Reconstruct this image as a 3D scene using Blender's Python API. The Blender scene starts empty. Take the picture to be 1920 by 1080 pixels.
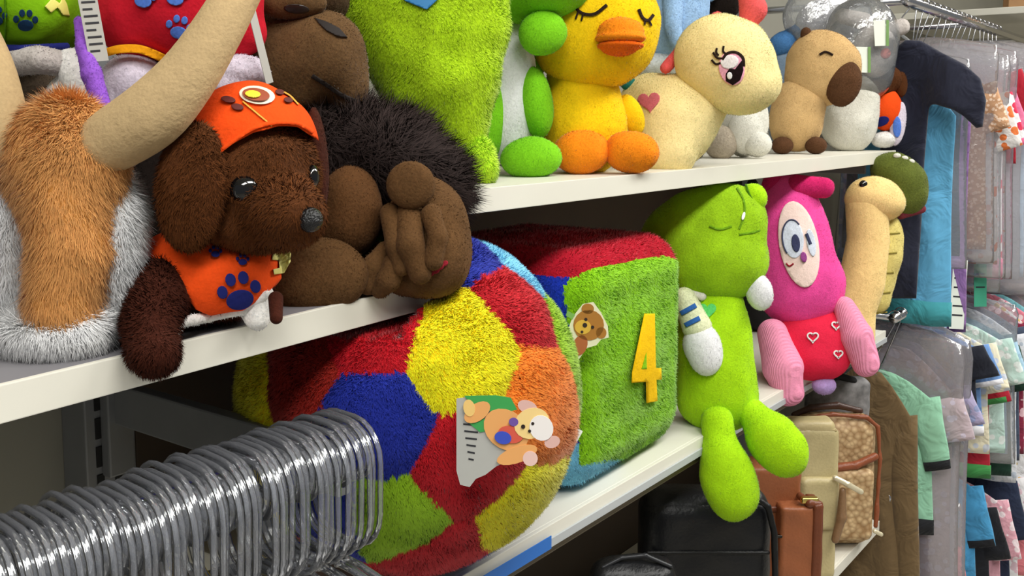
import bpy, bmesh, math, random
import numpy as np
from mathutils import Vector, Matrix
from mathutils.geometry import delaunay_2d_cdt

random.seed(4); rng = np.random.default_rng(7)
scene = bpy.context.scene
C = scene.collection

# ------------------------------------------------------------------ camera
FPX = 1850.0; CYP = 415.0; YAW = math.radians(36.77); PITCH = math.radians(6.0)
CAM = np.array([0, 0, 1.4])
_fh = np.array([math.cos(YAW), math.sin(YAW), 0]); _z = np.array([0, 0, 1.0])
F = _fh*math.cos(PITCH) - _z*math.sin(PITCH)
U = _fh*math.sin(PITCH) + _z*math.cos(PITCH)
R = np.array([math.sin(YAW), -math.cos(YAW), 0])
cd = bpy.data.cameras.new('camera'); co = bpy.data.objects.new('camera', cd); C.objects.link(co)
cd.sensor_fit = 'HORIZONTAL'; cd.sensor_width = 36; cd.lens = FPX/1920*36
cd.shift_y = -(540-CYP)/1920; cd.clip_start = 0.02; cd.clip_end = 60
co.matrix_world = Matrix(((R[0], U[0], -F[0], CAM[0]), (R[1], U[1], -F[1], CAM[1]), (R[2], U[2], -F[2], CAM[2]), (0, 0, 0, 1)))
scene.camera = co

# ------------------------------------------------------------------ world, lights, exposure
w = bpy.data.worlds.new('world'); scene.world = w; w.use_nodes = True
w.node_tree.nodes['Background'].inputs[0].default_value = (0.93, 0.97, 1.0, 1)
w.node_tree.nodes['Background'].inputs[1].default_value = 0.20
scene.view_settings.view_transform = 'Standard'; scene.view_settings.look = 'None'
scene.view_settings.gamma = 1; scene.view_settings.exposure = 0.0
scene.view_settings.use_curve_mapping = False
LAMPS = [(0.3, -0.55), (1.9, -0.55), (3.5, -0.55), (-1.2, -0.55)]
for lx, ly in LAMPS:                                    # light of the ceiling panels
    ld = bpy.data.lights.new('ceiling_panel_light', 'AREA'); lo = bpy.data.objects.new('ceiling_panel_light', ld)
    ld.shape = 'RECTANGLE'; ld.size = 1.2; ld.size_y = 0.5; ld.energy = 33; ld.color = (1.0, 0.985, 0.95)
    lo.location = (lx, ly, 2.74); C.objects.link(lo)

# ------------------------------------------------------------------ pixel helpers (photo taken as 1920x1080)
def ray(px, py): return F + R*((px-960)/FPX) + U*((CYP-py)/FPX)
def W(px, py, d): return CAM + d*ray(px, py)
def onY(px, py, Y): r = ray(px, py); return CAM + r*(Y/r[1])
def dY(px, py, Y): return Y/ray(px, py)[1]
def dZ(px, py, z): return (z-1.4)/ray(px, py)[2]
def topix(P):
    v = P-CAM; d = v@F
    return 960+FPX*(v@R)/d, CYP-FPX*(v@U)/d

# ------------------------------------------------------------------ materials
def lin(c): return tuple(((x/255)/12.92 if x/255 <= .04045 else ((x/255+.055)/1.055)**2.4) for x in c)
MATS = {}
def base(name):
    m = bpy.data.materials.new(name); m.use_nodes = True
    nt = m.node_tree; return m, nt, nt.nodes['Principled BSDF']
def plush(name, col, scale=260, bump=.5, var=.22, sheen=.35, stripes=None):
    if name in MATS: return MATS[name]
    var = min(.4, var*1.4); scale = min(scale, 450)
    m, nt, b = base(name); N = nt.nodes; L = nt.links
    tc = N.new('ShaderNodeTexCoord'); no = N.new('ShaderNodeTexNoise'); no.inputs['Scale'].default_value = scale; no.inputs['Detail'].default_value = 3
    n2 = N.new('ShaderNodeTexNoise'); n2.inputs['Scale'].default_value = 28; n2.inputs['Detail'].default_value = 2
    L.new(tc.outputs['Object'], no.inputs['Vector']); L.new(tc.outputs['Object'], n2.inputs['Vector'])
    ad = N.new('ShaderNodeMath'); ad.operation = 'ADD'; L.new(no.outputs[0], ad.inputs[0]); L.new(n2.outputs[0], ad.inputs[1])
    mr = N.new('ShaderNodeMapRange'); mr.inputs[1].default_value = .6; mr.inputs[2].default_value = 1.4; mr.inputs[3].default_value = 1-var; mr.inputs[4].default_value = 1+var*.5
    L.new(ad.outputs[0], mr.inputs[0])
    mx = N.new('ShaderNodeVectorMath'); mx.operation = 'SCALE'; mx.inputs[0].default_value = lin(col); L.new(mr.outputs[0], mx.inputs['Scale'])
    L.new(mx.outputs[0], b.inputs['Base Color'])
    b.inputs['Roughness'].default_value = .92; b.inputs['Specular IOR Level'].default_value = .15
    b.inputs['Sheen Weight'].default_value = sheen; b.inputs['Sheen Roughness'].default_value = .5
    b.inputs['Sheen Tint'].default_value = (*[min(1, x*1.2+.05) for x in lin(col)], 1)
    bp = N.new('ShaderNodeBump'); bp.inputs['Strength'].default_value = bump; bp.inputs['Distance'].default_value = .002
    h = no.outputs[0]
    if stripes:
        wv = N.new('ShaderNodeTexWave'); wv.inputs['Scale'].default_value = stripes; wv.bands_direction = 'X'
        mp = N.new('ShaderNodeMapping'); mp.inputs['Rotation'].default_value = (0, 0, -YAW-.4)
        L.new(tc.outputs['Object'], mp.inputs[0]); L.new(mp.outputs[0], wv.inputs['Vector'])
        a2 = N.new('ShaderNodeMath'); a2.operation = 'MULTIPLY_ADD'; a2.inputs[1].default_value = 3; L.new(wv.outputs[1], a2.inputs[0]); L.new(h, a2.inputs[2]); h = a2.outputs[0]
        bp.inputs['Distance'].default_value = .003
    b2 = N.new('ShaderNodeBump'); b2.inputs['Strength'].default_value = .35; b2.inputs['Distance'].default_value = .004
    n3 = N.new('ShaderNodeTexNoise'); n3.inputs['Scale'].default_value = 75; n3.inputs['Detail'].default_value = 2; L.new(tc.outputs['Object'], n3.inputs['Vector'])
    L.new(n3.outputs[0], b2.inputs['Height']); L.new(b2.outputs[0], bp.inputs['Normal'])
    L.new(h, bp.inputs['Height']); L.new(bp.outputs[0], b.inputs['Normal'])
    m['rgb'] = col; m['fuzz'] = 0 if any(q in name for q in ('fabric', 'print', 'embroid', 'thread', 'felt', 'satin', 'trim', 'ribbed', 'stripe', 'owl_', 'seam', 'ball_', 'block_')) else 1
    MATS[name] = m; return m
def furmat(name, col, var=.3, gain=1.45):
    if name in MATS: return MATS[name]
    m, nt, b = base(name); N = nt.nodes; L = nt.links
    at = N.new('ShaderNodeAttribute'); at.attribute_name = 'shade'
    mr = N.new('ShaderNodeMapRange'); mr.inputs[3].default_value = 1-var; mr.inputs[4].default_value = 1+var*.6; L.new(at.outputs['Fac'], mr.inputs[0])
    mx = N.new('ShaderNodeVectorMath'); mx.operation = 'SCALE'; mx.inputs[0].default_value = [min(.93, q*gain+.004) for q in lin(col)]; L.new(mr.outputs[0], mx.inputs['Scale'])
    L.new(mx.outputs[0], b.inputs['Base Color']); b.inputs['Roughness'].default_value = .75; b.inputs['Specular IOR Level'].default_value = .2
    b.inputs['Sheen Weight'].default_value = .2 if max(lin(col)) > .12 else 0
    if max(lin(col)) <= .12: b.inputs['Specular IOR Level'].default_value = .08
    MATS[name] = m; return m
def plain(name, col, rough=.5, metal=0, spec=.5, noise=0, nscale=30, bump=0, coat=0, emit=0):
    if name in MATS: return MATS[name]
    m, nt, b = base(name); N = nt.nodes; L = nt.links
    b.inputs['Base Color'].default_value = (*lin(col), 1); b.inputs['Roughness'].default_value = rough
    b.inputs['Metallic'].default_value = metal; b.inputs['Specular IOR Level'].default_value = spec; b.inputs['Coat Weight'].default_value = coat
    if noise or bump:
        tc = N.new('ShaderNodeTexCoord'); no = N.new('ShaderNodeTexNoise'); no.inputs['Scale'].default_value = nscale; no.inputs['Detail'].default_value = 5
        L.new(tc.outputs['Object'], no.inputs['Vector'])
        if noise:
            mr = N.new('ShaderNodeMapRange'); mr.inputs[1].default_value = .25; mr.inputs[2].default_value = .75; mr.inputs[3].default_value = 1-noise; mr.inputs[4].default_value = 1+noise
            L.new(no.outputs[0], mr.inputs[0]); mx = N.new('ShaderNodeVectorMath'); mx.operation = 'SCALE'; mx.inputs[0].default_value = lin(col)
            L.new(mr.outputs[0], mx.inputs['Scale']); L.new(mx.outputs[0], b.inputs['Base Color'])
        if bump:
            bp = N.new('ShaderNodeBump'); bp.inputs['Strength'].default_value = bump; bp.inputs['Distance'].default_value = .003
            L.new(no.outputs[0], bp.inputs['Height']); L.new(bp.outputs[0], b.inputs['Normal'])
    if emit:
        b.inputs['Emission Color'].default_value = (*lin(col), 1); b.inputs['Emission Strength'].default_value = emit
    MATS[name] = m; return m
def clear(name, tint=(235, 240, 245), gloss=.10, rough=.12, bumps=60, opac=.10, bstr=.5):
    if name in MATS: return MATS[name]
    m, nt, b = base(name); N = nt.nodes; L = nt.links; N.remove(b)
    out = N['Material Output']
    tr = N.new('ShaderNodeBsdfTransparent'); tr.inputs[0].default_value = (.96, .97, .98, 1)
    gl = N.new('ShaderNodeBsdfGlossy'); gl.inputs[0].default_value = (1, 1, 1, 1); gl.inputs['Roughness'].default_value = rough
    df = N.new('ShaderNodeBsdfDiffuse'); df.inputs[0].default_value = (*lin(tint), 1)
    fr = N.new('ShaderNodeFresnel'); fr.inputs[0].default_value = 1.5
    tc = N.new('ShaderNodeTexCoord'); no = N.new('ShaderNodeTexNoise'); no.inputs['Scale'].default_value = bumps; no.inputs['Detail'].default_value = 3
    L.new(tc.outputs['Object'], no.inputs['Vector'])
    bp = N.new('ShaderNodeBump'); bp.inputs['Strength'].default_value = bstr; bp.inputs['Distance'].default_value = .004
    L.new(no.outputs[0], bp.inputs['Height'])
    for n in (gl, df, fr): L.new(bp.outputs[0], n.inputs['Normal'])
    m1 = N.new('ShaderNodeMixShader'); m1.inputs[0].default_value = opac; L.new(tr.outputs[0], m1.inputs[1]); L.new(df.outputs[0], m1.inputs[2])
    ad = N.new('ShaderNodeMath'); ad.operation = 'MULTIPLY_ADD'; ad.inputs[1].default_value = 1.2; ad.inputs[2].default_value = gloss; ad.use_clamp = True; L.new(fr.outputs[0], ad.inputs[0])
    m2 = N.new('ShaderNodeMixShader'); L.new(ad.outputs[0], m2.inputs[0]); L.new(m1.outputs[0], m2.inputs[1]); L.new(gl.outputs[0], m2.inputs[2])
    L.new(m2.outputs[0], out.inputs['Surface']); MATS[name] = m; return m

# ------------------------------------------------------------------ object helpers
def rawmesh(name, V, faces, smooth=True):
    me = bpy.data.meshes.new(name)
    if isinstance(faces, np.ndarray):
        n, k = faces.shape
        me.vertices.add(len(V)); me.vertices.foreach_set('co', np.asarray(V, np.float32).ravel())
        me.loops.add(n*k); me.loops.foreach_set('vertex_index', faces.astype(np.int32).ravel())
        me.polygons.add(n); me.polygons.foreach_set('loop_start', np.arange(0, n*k, k, dtype=np.int32))
        me.update(calc_edges=True); me.validate()
    else:
        me.from_pydata([tuple(map(float, v)) for v in V], [], faces); me.update()
    if smooth: me.polygons.foreach_set('use_smooth', [True]*len(me.polygons))
    return me
def link(name, me, mat=None, parent=None, loc=(0, 0, 0)):
    o = bpy.data.objects.new(name, me); C.objects.link(o); o.location = tuple(map(float, loc))
    if mat and me: me.materials.append(mat)
    if parent: o.parent = parent
    return o
def tag(o, label=None, cat=None, group=None, kind=None):
    if label: o['label'] = label
    if cat: o['category'] = cat
    if group: o['group'] = group
    if kind: o['kind'] = kind
    return o
def copy_tree(o, parent=None):
    c = o.copy(); C.objects.link(c)
    if parent: c.parent = parent
    for ch in list(o.children): copy_tree(ch, c)
    return c
def bm_mesh(name, bm, smooth=False, bevel=0):
    if bevel: bmesh.ops.bevel(bm, geom=bm.edges[:], offset=bevel, segments=2, affect='EDGES', profile=.6)
    me = bpy.data.meshes.new(name); bm.to_mesh(me); bm.free()
    if smooth: me.polygons.foreach_set('use_smooth', [True]*len(me.polygons))
    return me
def box(name, lo, hi, mat, parent=None, bevel=.002, org=None, smooth=False):
    lo = np.array(lo, float); hi = np.array(hi, float)
    c = (lo+hi)/2 if org is None else np.array(org, float)
    bm = bmesh.new(); bmesh.ops.create_cube(bm, size=1)
    for v in bm.verts:
        q = (lo+hi)/2 + np.array(v.co)*(hi-lo) - c; v.co = q
    p = np.array(parent.location) if parent else np.zeros(3)
    if parent and parent.parent: p = p + np.array(parent.parent.location)
    return link(name, bm_mesh(name, bm, smooth, bevel), mat, parent, c-p)
def tube_mesh(name, pts, r, n=10, closed=False, flat=None):
    """swept tube; r number or list; flat = (axis vector, factor) squashes the section along an axis"""
    P = [np.array(p, float) for p in pts]; m = len(P)
    rr = r if isinstance(r, (list, tuple, np.ndarray)) else [r]*m
    V = []; prev = None
    for i in range(m):
        a = P[(i-1) % m] if closed or i > 0 else P[i]; b = P[(i+1) % m] if closed or i < m-1 else P[i]
        t = b-a; t /= np.linalg.norm(t)+1e-12
        if prev is None:
            h = np.array([0, 0, 1.]) if abs(t[2]) < .9 else np.array([1., 0, 0]); u = np.cross(t, h)
        else: u = prev - t*(prev@t)
        u /= np.linalg.norm(u)+1e-12; prev = u; v = np.cross(t, u)
        for k in range(n):
            q = 2*math.pi*k/n; o = u*math.cos(q)*rr[i]+v*math.sin(q)*rr[i]
            if flat is not None: o = o + flat[0]*(o@flat[0])*(flat[1]-1)
            V.append(P[i]+o)
    fs = []
    for i in range(m if closed else m-1):
        j = (i+1) % m
        for k in range(n): fs.append((i*n+k, i*n+(k+1) % n, j*n+(k+1) % n, j*n+k))
    if not closed: fs += [tuple(range(n))[::-1], tuple((m-1)*n+k for k in range(n))]
    return rawmesh(name, V, fs)
def spline(pts, n=8):
    P = np.array(pts, float); P = np.vstack([2*P[0]-P[1], P, 2*P[-1]-P[-2]]); out = []
    for i in range(1, len(P)-2):
        for k in range(n):
            t = k/n; a, b, c, d = P[i-1:i+3]
            out.append(.5*((2*b)+(c-a)*t+(2*a-5*b+4*c-d)*t*t+(3*b-a-3*c+d)*t**3))
    out.append(P[-2]); return np.array(out)

# ------------------------------------------------------------------ soft shapes: signed distance fields, meshed by surface nets
class S:
    def __init__(s, f, lo, hi): s.f = f; s.lo = np.array(lo, float); s.hi = np.array(hi, float)
    def off(s, e): return S(lambda P: s.f(P)-e, s.lo-e, s.hi+e)
    def __and__(s, o): return S(lambda P: np.maximum(s.f(P), o.f(P)), np.maximum(s.lo, o.lo), np.minimum(s.hi, o.hi))
    def __sub__(s, o): return S(lambda P: np.maximum(s.f(P), -o.f(P)), s.lo, s.hi)
def smin(a, b, k):
    h = np.clip(.5+.5*(b-a)/k, 0, 1); return b+(a-b)*h-k*h*(1-h)
def uni(*ss, k=.01):
    def f(P):
        d = ss[0].f(P)
        for q in ss[1:]: d = smin(d, q.f(P), k)
        return d
    return S(f, np.min([q.lo for q in ss], 0)-k*.3, np.max([q.hi for q in ss], 0)+k*.3)
def ellw(c, r, ax):
    r = np.array(r, float); ax = np.array(ax)
    def f(P):
        q = (P-c)@ax.T; k0 = np.linalg.norm(q/r, axis=1); k1 = np.linalg.norm(q/(r*r), axis=1)+1e-9
        return k0*(k0-1)/k1
    e = np.sqrt(((ax*r[:, None])**2).sum(0)); return S(f, c-e, c+e)
def capw(pts, rad):
    pts = [np.array(p, float) for p in pts]
    def f(P):
        out = None
        for a, b, ra, rb in zip(pts, pts[1:], rad, rad[1:]):
            ab = b-a; t = np.clip(((P-a)@ab)/(ab@ab+1e-12), 0, 1)
            d = np.linalg.norm(P-a-t[:, None]*ab, axis=1)-(ra+(rb-ra)*t)
            out = d if out is None else np.minimum(out, d)
        return out
    m = max(rad); return S(f, np.min(pts, 0)-m, np.max(pts, 0)+m)
def boxw(c, half, ax, rnd):
    half = np.array(half, float); ax = np.array(ax, float)
    def f(P):
        q = np.abs((P-c)@ax.T)-(half-rnd)
        return np.linalg.norm(np.maximum(q, 0), axis=1)+np.minimum(q.max(1), 0)-rnd
    e = (np.abs(ax)*half[:, None]).sum(0); return S(f, c-e, c+e)
def half(n, c):
    n = np.array(n, float); return S(lambda P: P@n-c, [-9]*3, [9]*3)
def inpoly(x, y, poly):
    ins = np.zeros(len(x), bool); n = len(poly)
    for i in range(n):
        (x1, y1), (x2, y2) = poly[i], poly[(i+1) % n]
        c = ((y1 > y) != (y2 > y)) & (x < (x2-x1)*(y-y1)/((y2-y1) or 1e-9)+x1); ins ^= c
    return ins
def polycut(poly, d):
    s = d/FPX
    def f(P):
        x, y = topix(P); D = np.full(len(P), 1e9)
        for i in range(len(poly)):
            a = np.array(poly[i], float); b = np.array(poly[(i+1) % len(poly)], float); ab = b-a
            t = np.clip(((x-a[0])*ab[0]+(y-a[1])*ab[1])/(ab@ab+1e-9), 0, 1)
            D = np.minimum(D, np.hypot(x-a[0]-t*ab[0], y-a[1]-t*ab[1]))
        return np.where(inpoly(x, y, poly), -D, D)*s
    return S(f, [-9]*3, [9]*3)
def nets(s, res=44, h=None):
    ext = s.hi-s.lo; h = h or ext.max()/res; lo = s.lo-1.6*h; n = np.ceil((ext+3.2*h)/h).astype(int)+1
    g = np.stack(np.meshgrid(*[np.arange(k) for k in n], indexing='ij'), -1).reshape(-1, 3)*h+lo
    V = s.f(g).reshape(n); m = n-1
    acc = np.zeros((*m, 3)); cnt = np.zeros(m)
    for ax in range(3):
        for o1 in (0, 1):
            for o2 in (0, 1):
                o = [0, 0, 0]; b, c = [q for q in range(3) if q != ax]; o[b] = o1; o[c] = o2
                sa = tuple(slice(o[q], o[q]+m[q]) for q in range(3)); o[ax] = 1; sb = tuple(slice(o[q], o[q]+m[q]) for q in range(3))
                va, vb = V[sa], V[sb]; msk = (va < 0) != (vb < 0); t = np.where(msk, va/np.where(msk, va-vb, 1), 0)
                for q in range(3): acc[..., q] += msk*(t if q == ax else (o1 if q == b else o2))
                cnt += msk
    act = cnt > 0; idx = -np.ones(m, int); idx[act] = np.arange(act.sum())
    ijk = np.argwhere(act); P = (ijk+acc[act]/cnt[act][:, None])*h+lo
    e = h*.3
    for _ in range(2):
        gr = np.stack([s.f(P+e*v)-s.f(P-e*v) for v in np.eye(3)], 1)/(2*e); gn = (gr**2).sum(1)+1e-6
        P = P-np.clip(s.f(P)/gn, -h*.6, h*.6)[:, None]*gr
    Fs = []
    for ax in range(3):
        b, c = (ax+1) % 3, (ax+2) % 3
        sl = [slice(0, m[q]) for q in range(3)]; sl[b] = slice(1, m[b]); sl[c] = slice(1, m[c]); s0 = tuple(sl)
        sl2 = list(sl); sl2[ax] = slice(1, m[ax]+1); va, vb = V[s0], V[tuple(sl2)]
        def cell(ob, oc):
            q = list(sl); q[b] = slice(1-ob, m[b]-ob); q[c] = slice(1-oc, m[c]-oc); return idx[tuple(q)]
        Q = np.stack([cell(1, 1), cell(0, 1), cell(0, 0), cell(1, 0)], -1)
        for msk, fl in (((va < 0) & (vb >= 0), 0), ((va >= 0) & (vb < 0), 1)):
            q = Q[msk]; Fs.append(q[:, ::-1] if fl else q)
    Fs = np.vstack(Fs); Fs = Fs[(Fs >= 0).all(1)]
    return P, Fs
def normals(P, Fs):
    n = np.cross(P[Fs[:, 2]]-P[Fs[:, 0]], P[Fs[:, -1]]-P[Fs[:, 1]]) if Fs.shape[1] == 4 else np.cross(P[Fs[:, 1]]-P[Fs[:, 0]], P[Fs[:, 2]]-P[Fs[:, 0]])
    N = np.zeros_like(P)
    for k in range(Fs.shape[1]): np.add.at(N, Fs[:, k], n)
    return N/(np.linalg.norm(N, axis=1)[:, None]+1e-12)
def make_fur(name, P, Fs, mat, parent, org, n=20000, length=.01, width=.0012, comb=(0, 0, -1), lay=.5, rnd=.35, cull=None):
    T = np.vstack([Fs[:, [0, 1, 2]], Fs[:, [0, 2, 3]]]) if Fs.shape[1] == 4 else Fs
    N = normals(P, Fs)
    A = np.linalg.norm(np.cross(P[T[:, 1]]-P[T[:, 0]], P[T[:, 2]]-P[T[:, 0]]), axis=1)
    if cull is not None: A = A*cull(P[T].mean(1))
    t = rng.choice(len(T), n, p=A/A.sum()); u = rng.random((n, 2)); fl = u.sum(1) > 1; u[fl] = 1-u[fl]
    wts = np.stack([1-u.sum(1), u[:, 0], u[:, 1]], 1)[:, :, None]
    B = (P[T[t]]*wts).sum(1); nn = (N[T[t]]*wts).sum(1); nn /= np.linalg.norm(nn, axis=1)[:, None]+1e-9
    cb = np.array(comb, float); cb = cb if cb.ndim == 2 else np.tile(cb, (n, 1)); cb = cb-nn*(cb*nn).sum(1)[:, None]
    cl = B*90; wob = np.stack([np.sin(cl[:, 1]+2*np.sin(cl[:, 2])), np.sin(cl[:, 2]+2*np.sin(cl[:, 0])), np.sin(cl[:, 0]+2*np.sin(cl[:, 1]))], 1)*.25
    d = nn*(1-lay)+cb*lay+rng.normal(size=(n, 3))*rnd*.5+wob*rnd*2; d /= np.linalg.norm(d, axis=1)[:, None]
    ln = length*(.6+.6*rng.random(n))[:, None]; side = np.cross(d, nn+rng.normal(size=(n, 3))*.4); side /= np.linalg.norm(side, axis=1)[:, None]+1e-9
    B0 = B-nn*length*.1
    V = np.empty((n, 3, 3)); V[:, 0] = B0-side*width*.5; V[:, 1] = B0+side*width*.5; V[:, 2] = B0+d*ln
    me = rawmesh(name, V.reshape(-1, 3)-org, np.arange(3*n).reshape(-1, 3), True)
    at = me.attributes.new('shade', 'FLOAT', 'POINT')
    sh = np.repeat(rng.random(n), 3); sh[2::3] = np.clip(sh[2::3]+.35, 0, 1); at.data.foreach_set('value', sh.astype(np.float32))
    cn = nn*.8+d*.2; me.normals_split_custom_set_from_vertices(np.repeat(cn/np.linalg.norm(cn, axis=1)[:, None], 3, 0).tolist())
    o = link(name, me, mat, parent); o['kind'] = 'stuff'; return o
def stroke(pts, wd):
    P = spline(pts, 5) if len(pts) > 2 else np.array(pts, float); d = np.gradient(P, axis=0); n = np.stack([-d[:, 1], d[:, 0]], 1); n /= np.linalg.norm(n, axis=1)[:, None]+1e-9
    return [tuple(q) for q in P+n*wd/2]+[tuple(q) for q in (P-n*wd/2)[::-1]]
def oval(x, y, rx, ry, rot=0, n=24):
    a = math.radians(rot); return [(x+rx*math.cos(t)*math.cos(a)+ry*math.sin(t)*math.sin(a), y-rx*math.cos(t)*math.sin(a)+ry*math.sin(t)*math.cos(a)) for t in np.linspace(0, 2*math.pi, n, endpoint=False)]
def heart(x, y, r, rot=0):
    a = math.radians(rot); o = []
    for t in np.linspace(0, 2*math.pi, 26, endpoint=False):
        u = 16*math.sin(t)**3/16*r; v = -(13*math.cos(t)-5*math.cos(2*t)-2*math.cos(3*t)-math.cos(4*t))/16*r
        o.append((x+u*math.cos(a)-v*math.sin(a), y+u*math.sin(a)+v*math.cos(a)))
    return o

class Toy:
    """a soft thing: an Empty at its base on the shelf, and its sewn parts"""
    def __init__(t, name, label, cat, d, base=None, z=None, group=None):
        t.d = d; t.s = d/FPX
        b = W(base[0], base[1], d); b[2] = z if z is not None else b[2]
        t.org = b; t.root = tag(link(name, None, loc=b), label, cat, group)
        t.root.empty_display_size = .02
    def e(t, px, py, rx, ry, rz=None, w=0, rot=0):
        a = math.radians(rot); ax = [R*math.cos(a)+U*math.sin(a), -R*math.sin(a)+U*math.cos(a), F]
        s = (t.d+w)/FPX; return ellw(W(px, py, t.d+w), (rx*s, ry*s, (rz if rz else min(rx, ry))*s), ax)
    def c(t, *pts):
        """(px, py, r) or (px, py, r, w)"""
        q = [p if len(p) == 4 else (*p, 0) for p in pts]
        return capw([W(p[0], p[1], t.d+p[3]) for p in q], [p[2]*(t.d+p[3])/FPX for p in q])
    def u(t, *ss, k=20): return uni(*ss, k=k*t.s)
    def obj(t, name, P, Fs, mat, parent=None):
        return link(name, rawmesh(name, P-t.org, Fs), mat, parent or t.root)
    def part(t, name, s, mat, res=40, parent=None, fur=None, label=None):
        if name not in ('eye', 'nose', 'clasp', 'zip', 'horn', 'neck') and (s.hi-s.lo).max() > .04:      # soft lumps of the stuffing
            s0 = s; am = min(.00045, (s.hi-s.lo).min()*.005)
            s = S(lambda P: s0.f(P)+am*(np.sin(P[:, 0]*130+2*np.sin(P[:, 2]*60))+np.sin(P[:, 1]*110+2*np.sin(P[:, 0]*70))+np.sin(P[:, 2]*120+2*np.sin(P[:, 1]*50))), s0.lo-3*am, s0.hi+3*am)
        P, Fs = nets(s, res); o = t.obj(name, P, Fs, mat, parent)
        if label: o['label'] = label
        if not fur and not parent and mat.get('fuzz') and (s.hi-s.lo).max() > .03 and mat.name in MATS:       # short nap of the plush
            T = np.vstack([Fs[:, [0, 1, 2]], Fs[:, [0, 2, 3]]]); ar = np.linalg.norm(np.cross(P[T[:, 1]]-P[T[:, 0]], P[T[:, 2]]-P[T[:, 0]]), axis=1).sum()/2
            make_fur('nap', P, Fs, furmat(mat.name+'_nap', tuple(mat['rgb']), .3, 1.2), o, t.org, n=int(min(20000, ar*300000)), length=.0016+.0004*t.d, width=.0007, comb=(.2, -.1, -1), lay=.6, rnd=.4)
        if fur: make_fur('fur', P, Fs, parent=o if not parent else parent, org=t.org, **fur)
        return o
    def depth(t, s, px, py):
        px = np.atleast_1d(np.asarray(px, float)); py = np.atleast_1d(np.asarray(py, float))
        D = F+R*((px-960)/FPX)[:, None]+U*((CYP-py)/FPX)[:, None]; ln = np.linalg.norm(D, axis=1)
        c = (s.lo+s.hi)/2; tt = np.full(len(px), max(.05, (c-CAM)@F-np.linalg.norm(s.hi-s.lo)*.6)); best = tt.copy(); bd = np.full(len(px), 9.)
        for _ in range(60):
            v = s.f(CAM+D*tt[:, None]); q = np.abs(v) < bd; bd = np.where(q, np.abs(v), bd); best = np.where(q, tt, best)
            tt = np.where(bd < 3e-4, tt, tt+np.maximum(v, -.01)/ln*.85)
        return best
    def on(t, s, px, py, rx, ry, rz=None, rot=0, sink=.3):
        d = float(t.depth(s, px, py)[0]); m = (rz if rz else min(rx, ry)); return t.e(px, py, rx, ry, rz, w=d-t.d+sink*m*t.s, rot=rot)
    def decal(t, name, poly, s, mat, th=.0012, parent=None, step=None, label=None, pad=.002):
        th = th+.0010
        P = np.array(poly, float); nx = np.roll(P, -1, 0)
        step = step or max(3., np.ptp(P, axis=0).max()/22); B = []
        for a, b in zip(P, nx):
            k = max(1, int(np.linalg.norm(b-a)/step)); B += [a+(b-a)*i/k for i in range(k)]
        lo, hi = P.min(0), P.max(0); gx, gy = np.meshgrid(np.arange(lo[0]+step/2, hi[0], step), np.arange(lo[1]+step/2, hi[1], step))
        gx, gy = gx.ravel(), gy.ravel(); k = inpoly(gx, gy, poly); G = np.stack([gx[k], gy[k]], 1)
        if len(G):
            BB = np.array(B); far = np.min(np.linalg.norm(G[:, None]-BB[None], axis=2), 1) > step*.35; G = G[far]
        A = np.vstack([np.array(B), G]) if len(G) else np.array(B); nb = len(B)
        vs, _, fs, *_ = delaunay_2d_cdt([Vector(q) for q in A], [(i, (i+1) % nb) for i in range(nb)], [], 0, 1e-4)
        vs = np.array([tuple(q) for q in vs]); fs = [f for f in fs if len(f) == 3]; fs = np.array(fs)
        cc = vs[fs].mean(1); fs = fs[inpoly(cc[:, 0], cc[:, 1], poly)]
        d = t.depth(s, vs[:, 0], vs[:, 1]); D = F+R*((vs[:, 0]-960)/FPX)[:, None]+U*((CYP-vs[:, 1])/FPX)[:, None]
        X = CAM+D*d[:, None]; Dn = D/np.linalg.norm(D, axis=1)[:, None]; Fr = X-Dn*th; Bk = X+Dn*pad; n = len(vs)
        nr = np.cross(Fr[fs[:, 1]]-Fr[fs[:, 0]], Fr[fs[:, 2]]-Fr[fs[:, 0]]); fl = (nr*Dn[fs[:, 0]]).sum(1) > 0; fs[fl] = fs[fl][:, ::-1]
        ed = {}
        for f in fs:
            for i in range(3): ed[(f[i], f[(i+1) % 3])] = 1
        side = []
        for (a, b) in ed:
            if (b, a) not in ed: side += [(b, a, a+n), (b, a+n, b+n)]
        allf = np.vstack([fs, fs[:, ::-1]+n]+([np.array(side)] if side else []))
        o = t.obj(name, np.vstack([Fr, Bk]), allf, mat, parent)
        if label: o['label'] = label
        return o
def paw(t, s, px, py, r, mat, rot=0, parent=None, name='paw_print'):
    """a printed paw: pad and four toes in one flat print"""
    a = math.radians(rot); o = t.decal(name, oval(px, py+r*.25, r*.62, r*.45, -rot), s, mat, parent=parent, th=.001)
    for k, (dx, dy) in enumerate([(-.75, -.25), (-.28, -.72), (.3, -.7), (.75, -.2)]):
        t.decal('paw_toe', oval(px+r*(dx*math.cos(a)-dy*math.sin(a)), py+r*(dy*math.cos(a)+dx*math.sin(a)), r*.24, r*.3, -rot, 12), s, mat, parent=parent or t.root, th=.001)
    return o

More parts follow.
